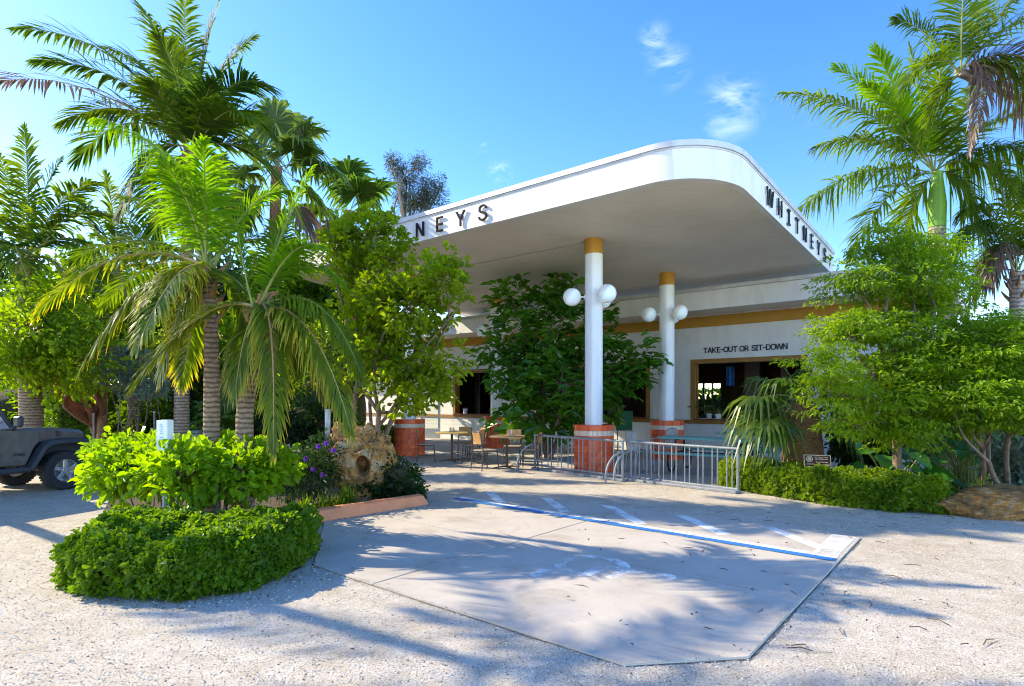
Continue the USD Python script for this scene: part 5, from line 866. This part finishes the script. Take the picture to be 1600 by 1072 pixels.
coco('coconut_palm', 'near palm with straight ringed trunk behind the bush', [gA, A(331, 600, YA), A(330, 520, YA), cA], .108, .075, 'palm_trunk', cA, [
    ((155, 185), (315, 225), fb, .4, .15, {'Lf': .84, 'droop': .75, 'w': .030}), ((318, 222), (322, 320), fb, -.8, -.25, {'Lf': .66, 'w': .030, 'droop': .5}), ((250, 245), (300, 300), fb, -1.0, -.3, {'Lf': .72, 'w': .030, 'droop': .6}), ((58, 490), (185, 350), ft, -.3, -.15), ((128, 572), (235, 395), ft, -.7, -.3, {'droop': .6}),
    ((215, 540), (280, 380), ft, -1.2, -.6), ((452, 300), (385, 290), fb, .25, .1), ((480, 420), (410, 330), fg, .8, .4), ((195, 310), (250, 300), fg, 1.1, .5), ((110, 410), (220, 340), fg, .5, .3), ((395, 570), (385, 420), fg, .6, .3), ((285, 600), (305, 470), ft, .4, .2), ((350, 240), (340, 310), fg, .9, .4), ((160, 480), (250, 370), fg, .8, .4), ((250, 590), (290, 420), ft, -.5, -.3, {'droop': .6})], 101, Lf=.47, w=.026, Y=YA, n=82, boots=10, bulge=.012)
YB = 7.2
cB = A(404, 480, YB)
coco('coconut_palm', 'near palm with leaning rough trunk and yellow hanging fronds', [np.array([A(383, 700, YB)[0], YB, 0.0]), A(382, 650, YB), A(392, 570, YB), cB], .115, .075, 'palm_trunk', cB, [
    ((207, 603), (325, 445), ft, -.5, -.25, {'Lf': .50}), ((372, 360), (380, 420), fb, -.15, -.1, {'Lf': .32}), ((490, 262), (430, 370), fb, .15, .1, {'Lf': .42}), ((540, 448), (465, 370), fb, .15, .1), ((563, 582), (505, 420), fg, -.4, -.2, {'Lf': .54, 'droop': .6}), ((548, 672), (490, 455), ft, -.7, -.3, {'Lf': .50, 'droop': .65}),
    ((427, 704), (432, 440), ft, -.6, -.3, {'Lf': .42, 'droop': .75}), ((368, 610), (385, 470), ft, -.35, -.2, {'droop': .75}), ((445, 330), (425, 400), fg, .6, .25), ((330, 425), (360, 415), fg, .6, .3), ((465, 580), (450, 440), fg, .6, .3), ((500, 385), (450, 365), fb, -.5, -.25, {'Lf': .42}), ((505, 620), (470, 460), ft, .5, .25, {'droop': .65})], 102, Lf=.45, w=.026, Y=YB, n=78, boots=12, bulge=.012)
YT = 12.0
cT = A(300, 238, YT)
coco('coconut_palm', 'tallest coconut palm on the left rising above the others', [np.array([A(284, 700, YT)[0], YT, 0.0]), A(284, 560, YT), A(292, 400, YT), cT], .15, .11, 'palm_trunk', cT, [
    ((28, 45), (200, 45), fx, 0, 0), ((62, 95), (215, 95), fx, -.8, -.4), ((0, 128), (130, 100), fd, .3, .2, {'dense': .7}), ((170, 75), (265, 105), fx, .9, .5), ((213, 2), (280, 80), fx, .4, .2), ((288, -40), (287, 110), fg, -.6, -.2, {'Lf': .66}), ((340, 8), (312, 100), fx, .3, .2), ((422, 135), (345, 95), fx, -.5, -.2), ((428, 215), (375, 130), fx, .6, .3), ((120, 250), (205, 140), fx, .5, .3),
    ((250, 60), (285, 120), fg, -.9, -.4), ((395, 60), (330, 100), fx, .8, .4), ((100, 190), (210, 130), fg, -.5, -.3), ((385, 180), (345, 150), fg, -.9, -.4), ((235, 130), (270, 170), fg, -1.1, -.5), ((330, 130), (310, 180), fx, -1.0, -.5), ((470, 340), (400, 190), fx, .4, .2), ((380, 350), (370, 230), fx, -.6, -.3), ((190, 330), (230, 200), fx, -.8, -.4), ((240, 380), (260, 230), fx, .6, .4)], 103, Lf=.92, w=.05, Y=YT, n=66, boots=10)
YL = 13.0
cL = A(40, 405, YL)
coco('coconut_palm', 'stout palm with thick ringed trunk behind the parked car', [np.array([A(52, 700, YL)[0], YL, 0.0]), A(48, 640, YL), A(44, 520, YL), cL], .24, .16, 'palm_trunk', cL, [
    ((38, 200), (48, 300), fg, 0, 0), ((-5, 235), (25, 310), fg, .5, .2), ((95, 250), (60, 300), fx, .3, .1), ((155, 285), (90, 290), fg, -.4, -.2), ((195, 350), (120, 295), fx, .4, .2), ((70, 500), (0, 330), fx, -.8, -.4), ((-60, 320), (0, 310), fg, 0, 0), ((-70, 430), (-10, 350), fx, .3, .2), ((170, 430), (110, 330), fx, -.7, -.4), ((130, 500), (90, 380), ft, .4, .2)], 104, Lf=.75, w=.045, Y=YL, boots=12, bulge=.1)
YM = 15.0
cM = A(185, 425, YM)
coco('coconut_palm', 'palm crown with arching fronds half hidden between two palms', [np.array([A(215, 700, YM)[0], YM, 0.0]), A(205, 560, YM), cM], .16, .11, 'palm_trunk', cM, [
    ((58, 395), (110, 260), ft, -.5, -.3), ((100, 300), (150, 310), fx, .5, .3), ((165, 270), (180, 330), fg, 0, 0), ((235, 255), (205, 320), fx, .3, .2), ((300, 330), (240, 330), fg, -.3, -.2), ((110, 450), (130, 360), fx, -.5, -.2), ((260, 480), (230, 380), fx, .5, .3), ((310, 420), (250, 350), fx, .4, .2)], 105, Lf=.85, w=.05, Y=YM)
YR = 15.0
cR = A(1460, 270, YR)
coco('royal_palm', 'tall palm with smooth green crownshaft right of the canopy', [np.array([A(1468, 700, YR)[0], YR, 0.0]), A(1467, 560, YR), A(1464, 352, YR)], .22, .19, 'palm_trunk_grey', cR, [
    ((1220, 145), (1370, 150), fg, -.6, -.3, {'Lf': .95, 'droop': .7}), ((1366, 75), (1410, 160), fb, -.5, -.2, {'Lf': .9}), ((1240, 335), (1345, 235), fg, -.8, -.3, {'Lf': .95, 'droop': .8}), ((1305, 105), (1390, 150), fb, .5, .2, {'Lf': .95}), ((1470, 90), (1466, 170), fg, .5, .2), ((1420, 70), (1440, 170), fg, .3, .1), ((1330, 400), (1390, 270), fg, -.7, -.3), ((1610, 330), (1540, 210), fg, -.4, -.2, {'Lf': 1.0, 'droop': .8}), ((1555, 430), (1515, 250), fx, -.6, -.3, {'Lf': 1.0, 'droop': .9}), ((1590, 180), (1520, 190), fg, .5, .3), ((1270, 230), (1380, 190), fg, .5, .3, {'droop': .7}), ((1400, 420), (1425, 300), fg, .8, .4), ((1640, 260), (1560, 190), fx, -.2, -.1, {'Lf': 1.0, 'droop': .8}), ((1350, 130), (1410, 170), fb, -.9, -.4, {'Lf': .8}), ((1540, 110), (1500, 170), fg, .7, .3)], 106, Lf=.85, w=.045, Y=YR, shaft=1.35, n=105, vee=.45)
YQ = 13.4
cQ = A(1498, 112, YQ)
coco('coconut_palm', 'palm with shaggy brown hanging fronds at the top right corner', [np.array([A(1690, 700, 16.2)[0], 16.2, 0.0]), A(1700, 500, 16.2), A(1690, 300, 15.6), A(1590, 150, 14.4), cQ], .14, .10, 'palm_trunk_grey', cQ, [
    ((1512, -110), (1500, 40), fg, -.8, -.3, {'Lf': .95}), ((1412, 140), (1455, 60), fg, -.4, -.2), ((1640, 20), (1560, 30), fg, 0, 0), ((1640, 110), (1570, 60), fd, -.4, -.2), ((1515, 235), (1560, 60), fd, -.7, -.3, {'droop': .9, 'dense': .7, 'Lf': .5}), ((1625, 210), (1580, 80), fd, .2, .1, {'droop': .9, 'dense': .7}), ((1400, 30), (1450, 40), fx, .7, .4), ((1570, -60), (1530, 20), fg, .3, .1), ((1650, 170), (1580, 60), fg, -.5, -.2, {'droop': .8}), ((1440, 220), (1470, 130), fg, .4, .2, {'Lf': .6}), ((1600, -20), (1550, 30), fg, -.5, -.2)], 107, Lf=.8, w=.04, Y=YQ, n=78, vee=.4)
YP = 14.5
cP = A(1588, 425, YP)
coco('coconut_palm', 'palm with pale ringed trunk standing at the right edge', [np.array([A(1596, 700, YP)[0], YP, 0.0]), A(1590, 560, YP), cP], .17, .14, 'palm_trunk_grey', cP, [
    ((1490, 400), (1530, 290), fx, -.4, -.2, {'droop': .7}), ((1500, 335), (1550, 290), fg, .3, .2, {'droop': .7}), ((1555, 260), (1578, 340), fg, 0, 0), ((1625, 260), (1602, 340), fg, .3, .1), ((1680, 330), (1630, 310), fg, 0, 0), ((1690, 430), (1640, 330), fx, 0, 0), ((1525, 470), (1550, 340), ft, .5, .3, {'droop': .8}), ((1500, 520), (1530, 400), fx, .8, .4, {'dense': .4}), ((1545, 440), (1558, 340), fd, -.3, -.2, {'droop': .9, 'dense': .7})], 108, Lf=.8, w=.045, Y=YP, boots=14, n=78, vee=.4)
# shade palms just left of the frame: their fronds throw the shadows on the pad
def free_palm(name, label, x, y, h, seed, nf=15, ln=3.1, foot=(0, 0)):
    r = np.random.default_rng(seed); base = np.array([foot[0], foot[1], 0.0]); top = np.array([x, y, h]); o = thing(name, label, 'palm tree', base); palm_trunk(o, base, [base, base + (top - base) * [.45, .45, .30], base + (top - base) * [.85, .85, .75], top], .11, .075, 'palm_trunk', .06)
    for k in range(nf):
        a = k * 2.399; el = 1.25 - 1.5 * (k / nf); d = np.array([math.cos(a) * math.cos(el), math.sin(a) * math.cos(el), math.sin(el)]); l = ln * (.85 + .3 * r.random())
        C_ = top + d * l * .55 + [0, 0, .25]; T_ = top + np.array([math.cos(a), math.sin(a), 0]) * l * (.55 + .4 * math.cos(el)) + [0, 0, l * (.55 * math.sin(el) - .25)]
        frond(o, base, top, C_, T_, 'frond' if k < nf * .7 else 'frond_tips', r, n=30, Lf=.60, w=.05, droop=.25)
free_palm('coconut_palm', 'slender palm standing just outside the left edge of the view', -10.3, 7.15, 6.9, 201, nf=11, ln=2.6, foot=(-10.95, 11.6))
# fan palms
def fan_palm(name, label, base, top, r0, r1, specs, seed, R, tm='fibre', droop=.5, n=34, leaf='fan_leaf', w=.05):
    r = np.random.default_rng(seed); base = np.asarray(base, float); top = np.asarray(top, float); o = thing(name, label, 'palm tree', base); mid = (base + top) / 2
    palm_trunk(o, base, [base, base + (top - base) * .35, base + (top - base) * .75, top], r0, r1, tm, .0)
    sk = MB()
    for k in range(26):
        a = r.random() * 2 * np.pi; z = base + (top - base) * (.45 + .5 * r.random()); d = np.array([math.cos(a), math.sin(a), 0]); sk.tube([z + d * r1 * .8, z + d * (r1 + .10) + [0, 0, .02], z + d * (r1 + .14) + [0, 0, -.18]], [.016, .012, .004], 4)
    obj('fibre_skirt', sk, M['fibre'], o, 60, off=base).SetCustomDataByKey('kind', 'stuff')
    for s in specs: fan(o, base, top + r.normal(0, .03, 3), s[0], R * (s[1] if len(s) > 1 else 1), s[2] if len(s) > 2 else leaf, r, droop=droop, n=n, w=w)
    return o
YF = 10.9
tF = A(1252, 628, YF)
fan_palm('fan_palm', 'stubby fan palm with shaggy brown trunk behind the sign plaque', (tF[0] + .05, YF, 0), tF, .40, .27, [(A(1190, 622, YF - .3),), (A(1196, 655, YF - .5),), (A(1215, 668, YF - .6), .85), (A(1305, 640, YF - .2), .9), (A(1310, 615, YF + .2), .9), (A(1255, 590, YF - .1), .6), (A(1205, 600, YF + .3), .95), (A(1275, 596, YF + .5), .9), (A(1312, 672, YF - .3), .75), (A(1335, 640, YF + .4), .8), (A(1230, 600, YF - .4), .8), (A(1185, 640, YF),)], 301, .74, droop=.8, n=38, w=.04)
fan(stage.GetPrimAtPath('/World/fan_palm'), (tF[0] + .05, YF, 0), tF, A(1226, 575, YF), .05, 'fan_leaf', np.random.default_rng(1), n=4, droop=0, rr=.012)
YG = 16.0
tG = A(432, 262, YG)
fan_palm('fan_palm', 'tall fan palm right of the tallest coconut palm', (A(420, 700, YG)[0], YG, 0), tG, .17, .14, [(A(385, 215, YG),), (A(430, 190, YG - .2),), (A(475, 215, YG),), (A(490, 260, YG - .2),), (A(385, 270, YG - .3),), (A(460, 235, YG - .5),), (A(405, 235, YG + .4),), (A(450, 200, YG + .5),), (A(480, 300, YG + .2),), (A(400, 310, YG),), (A(375, 315, YG - .2), .9, 'frond_dry'), (A(470, 330, YG - .3), .9, 'frond_dry')], 302, 1.05, droop=.55, n=40)
YH = 18.0
tH = A(545, 330, YH)
fan_palm('fan_palm', 'dark fan palm behind the yellowish leafy tree', (A(548, 700, YH)[0], YH, 0), tH, .17, .14, [(A(510, 290, YH), 1, fx), (A(545, 275, YH), 1, fx), (A(585, 300, YH), 1, fx), (A(600, 340, YH), 1, fx), (A(500, 330, YH), 1, fx), (A(560, 300, YH - .5), 1, fx), (A(520, 360, YH), 1, 'frond_dry')], 303, 1.05, droop=.5, n=40)
YI = 12.8
fan_palm('fan_palm', 'small low fan palm between the two near palm trunks', (A(350, 700, YI)[0], YI, 0), A(350, 670, YI), .12, .10, [(A(330, 645, YI),), (A(350, 630, YI),), (A(370, 648, YI),), (A(345, 660, YI - .4),), (A(365, 625, YI + .3),), (A(325, 665, YI - .2),)], 304, .6, droop=.4)
YJ = 14.6
fan_palm('fan_palm', 'drooping fan palm left of the silver leaved shrub', (A(160, 700, YJ)[0], YJ, 0), A(160, 490, YJ), .12, .10, [(A(120, 480, YJ),), (A(150, 455, YJ),), (A(195, 475, YJ),), (A(140, 515, YJ - .3),), (A(185, 510, YJ - .3),), (A(165, 465, YJ - .5),)], 305, .75, droop=.8)
# ================================================================== POSTS AND SIGNS
c = A(258, 708, 6.75) * [1, 1, 0]; o = thing('sign_post', 'white square sign box on a grey pole standing in the bush', 'sign', c, -2)
obj('sign_box', MB().box((0, 0, 1.185), (.125, .125, .375), 0, .006), M['white_post'], o); obj('pole', MB().tube([[0, 0, 0], [0, 0, 1.0]], .03, 12), M['grey_post'], o, 50)
mk = MB(); rr_ = np.random.default_rng(4)
for k in range(13):
    if k != 6: mk.box((-.006 + .004 * (k % 3), -.0635, 1.325 - k * .021), (.030 + .008 * (k % 2), .003, .013))
obj('faded_print', mk, M['grey_post'], o).SetCustomDataByKey('kind', 'stuff')
o = thing('steel_post', 'grey steel post rising between the purple flowers and palm frond', 'post', A(512, 690, 9.6) * [1, 1, 0]); obj('post', MB().box((0, 0, .72), (.085, .05, 1.44), .3, .008), M['grey_post'], o); obj('cap', MB().box((0, 0, 1.447), (.095, .06, .014), .3, .004), M['grey_post'], o)
for x, Y, h, lb in ((146, 14.2, 1.25, 'thin pale stake in front of the red brown trunk'), (241, 14.0, 1.3, 'thin pale stake behind the white sign box')):
    o = thing('garden_stake', lb, 'stake', A(x, 690, Y) * [1, 1, 0]); obj('stake', MB().tube([[0, 0, 0], [.01, 0, h * .6], [0, 0, h]], .022, 8), M['pale_bark'], o, 50); obj('stake_cap', MB().tube([[0, 0, h], [0, 0, h + .03]], .028, 8), M['grey_post'], o, 50)
o = thing('utility_box', 'low grey green utility box behind the front bush', 'utility box', A(292, 690, 12.2) * [1, 1, 0], 8); obj('cabinet', MB().box((0, 0, .46), (.55, .38, .92), 0, .02), M['box_grey'], o); obj('lid', MB().box((0, 0, .95), (.60, .43, .06), 0, .02), M['box_grey'], o); obj('door_panel', MB().box((0, -.195, .45), (.44, .012, .72), 0, .004), M['box_grey'], o)
# brown plaque
c = A(1277, 721, 9.75); o = thing('sign_plaque', 'small brown wooden sign with cream emblem tilted behind the hedge', 'sign', (c[0], c[1], 0), -22)
tilt = frame((0, 0, c[2]), (1, 0, 0), (0, -.92, .40)); 
def onboard(mb, dz): q = tilt.copy(); q[:3, 3] += q[:3, 2] * dz; return mb.xf(q)
obj('board', onboard(MB().box((0, 0, 0), (.40, .215, .02), 0, .004), 0), M['sign_brown'], o)
bd = MB()
for cx, cy, sx, sy in ((0, .101, .40, .012), (0, -.101, .40, .012), (-.194, 0, .012, .19), (.194, 0, .012, .19)): bd.box((cx, cy, 0), (sx, sy, .006))
obj('border', onboard(bd, .0125), M['sign_cream'], o)
em = MB(); ring = sg.Point(-.115, .035).buffer(.052); em.prism(ring.difference(sg.Point(-.115, .035).buffer(.040)), 0, .003)
for k in range(8): a = k * math.pi / 4; em.prism(sg.Point(-.115 + .022 * math.cos(a), .035 + .022 * math.sin(a)).buffer(.010), 0, .003)
em.prism(sg.Point(-.115, .035).buffer(.011), 0, .003); obj('emblem', onboard(em, .011), M['sign_cream'], o)
ln_ = MB(); rr_ = np.random.default_rng(12)
for y, x0, x1, h in ((.070, -.04, .15, .012), (.036, -.03, .15, .020), (-.016, -.02, .15, .016), (-.060, -.02, .165, .016), (-.052, -.155, -.06, .014)):
    x = x0
    while x < x1: wv = .008 + .006 * rr_.random(); ln_.box((x + wv / 2, y, 0), (wv, h * (.8 + .2 * rr_.random()), .003)); x += wv + (.004 if rr_.random() < .8 else .012)
obj('worn_lettering', onboard(ln_, .012), M['sign_cream'], o).SetCustomDataByKey('kind', 'stuff')
sk = MB()
for x in (-.13, .13): sk.box((x, .03, c[2] / 2 - .02), (.03, .02, c[2] + .06))
obj('stake', sk, M['sign_brown'], o)
# ================================================================== LOOSE BITS ON THE GROUND
def pebbles():
    r = np.random.default_rng(77); n = 52000; Y = 2.2 + 10.5 * r.random(n) ** 1.35; X = (r.random(n) * 2 - 1) * Y * .95; import shapely
    ok = ~shapely.contains_xy(padpoly.buffer(-.01), X, Y) | (r.random(n) < .012) & shapely.contains_xy(padpoly, X, Y); X, Y = X[ok], Y[ok]; on = shapely.contains_xy(padpoly, X, Y)
    e = padpoly.exterior; ne = 5000; s = r.random(ne) * e.length; q = np.array([e.interpolate(t).coords[0] for t in s]) + r.normal(0, .035, (ne, 2)); X = np.r_[X, q[:, 0]]; Y = np.r_[Y, q[:, 1]]; on = np.r_[on, shapely.contains_xy(padpoly, q[:, 0], q[:, 1])]
    n = len(X); pi = UsdGeom.PointInstancer.Define(stage, path_for('gravel_stones')); tgt = []
    for k in range(3):
        s = trimesh.creation.icosphere(1); v = s.vertices * (1 + .5 * (meshkit.noise(s.vertices * 1.4 + k * 9, k) - .5))[:, None] * [1, .8, .55]; p = f'{pi.GetPath()}/stone' + (f'_{k:03d}' if k else ''); usdkit.mesh(stage, p, (v, s.faces), M['pebble']); tgt.append(Sdf.Path(p))
    pi.CreatePrototypesRel().SetTargets(tgt); pi.CreateProtoIndicesAttr(Vt.IntArray.FromNumpy(r.integers(0, 3, n).astype(np.int32)))
    sz = (.003 + .0055 * r.random(n) ** 3) * np.where(on, .7, 1.0); pi.CreatePositionsAttr(Vt.Vec3fArray.FromNumpy(np.c_[X, Y, np.where(on, .017, .002)].astype(np.float32))); pi.CreateScalesAttr(Vt.Vec3fArray.FromNumpy(np.repeat(sz[:, None], 3, 1).astype(np.float32)))
    a = r.random(n) * 2 * np.pi; pi.CreateOrientationsAttr(Vt.QuathArray([Gf.Quath(float(math.cos(t / 2)), 0, 0, float(math.sin(t / 2))) for t in a]))
    tag(pi.GetPrim(), 'loose pale stones strewn over the crushed shell gravel', 'gravel', kind='stuff')
pebbles()
r = np.random.default_rng(91); lt = MB()
for k in range(70):
    px, py = 900 + r.random() * 700, 800 + r.random() ** 2 * 220; c = G(px, py); a = r.random() * 6.3; ln = .05 + .12 * r.random(); d = np.array([math.cos(a), math.sin(a), 0]); lt.tube([c + [0, 0, .012], c + d * ln * .5 + [0, 0, .022], c + d * ln + np.array([-d[1], d[0], 0]) * .03 + [0, 0, .012]], .0035, 4)
lv, lf_ = leaf_arrays(np.array([G(300 + r.random() * 1250, 800 + r.random() ** 2 * 250) + [0, 0, .04] for _ in range(60)]), np.c_[r.normal(size=(60, 2)), np.zeros(60)], np.tile([0, 0, 1.0], (60, 1)) + r.normal(0, .2, (60, 3)), .035, .018)
for poly_, n_ in (([(-3.98, 5.5), (-3.82, 5.06), (-3.42, 4.82), (-2.62, 4.72), (-2.2, 5.02), (-2.02, 5.75)], 260), ([(3.96, 10.6), (4.5, 9.6), (4.85, 9.0), (5.4, 8.52), (6.05, 8.28), (6.6, 7.9), (7.4, 7.75)], 260), ([(-2.45, 7.85), (-1.2, 9.0)], 60)):
    l_ = sg.LineString(poly_); q_ = np.array([l_.interpolate(t * l_.length).coords[0] for t in r.random(n_)]); o_ = np.abs(r.normal(0, .16, n_)); w_ = unit(-q_ + [0, 2.0]); q_ = q_ + w_ * o_[:, None] + r.normal(0, .05, (n_, 2))
    v_, f_ = leaf_arrays(np.c_[q_, np.full(n_, .022)], np.c_[r.normal(size=(n_, 2)), np.zeros(n_)], np.tile([0, 0, 1.0], (n_, 1)) + r.normal(0, .3, (n_, 3)), .026 + .012 * r.random(n_), .014); lt.add(v_, f_)
lt.add(lv, lf_); tag(obj('leaf_litter', lt, M['twig']), 'scattered dry twigs and leaves on gravel and pad', 'leaf litter', kind='stuff')
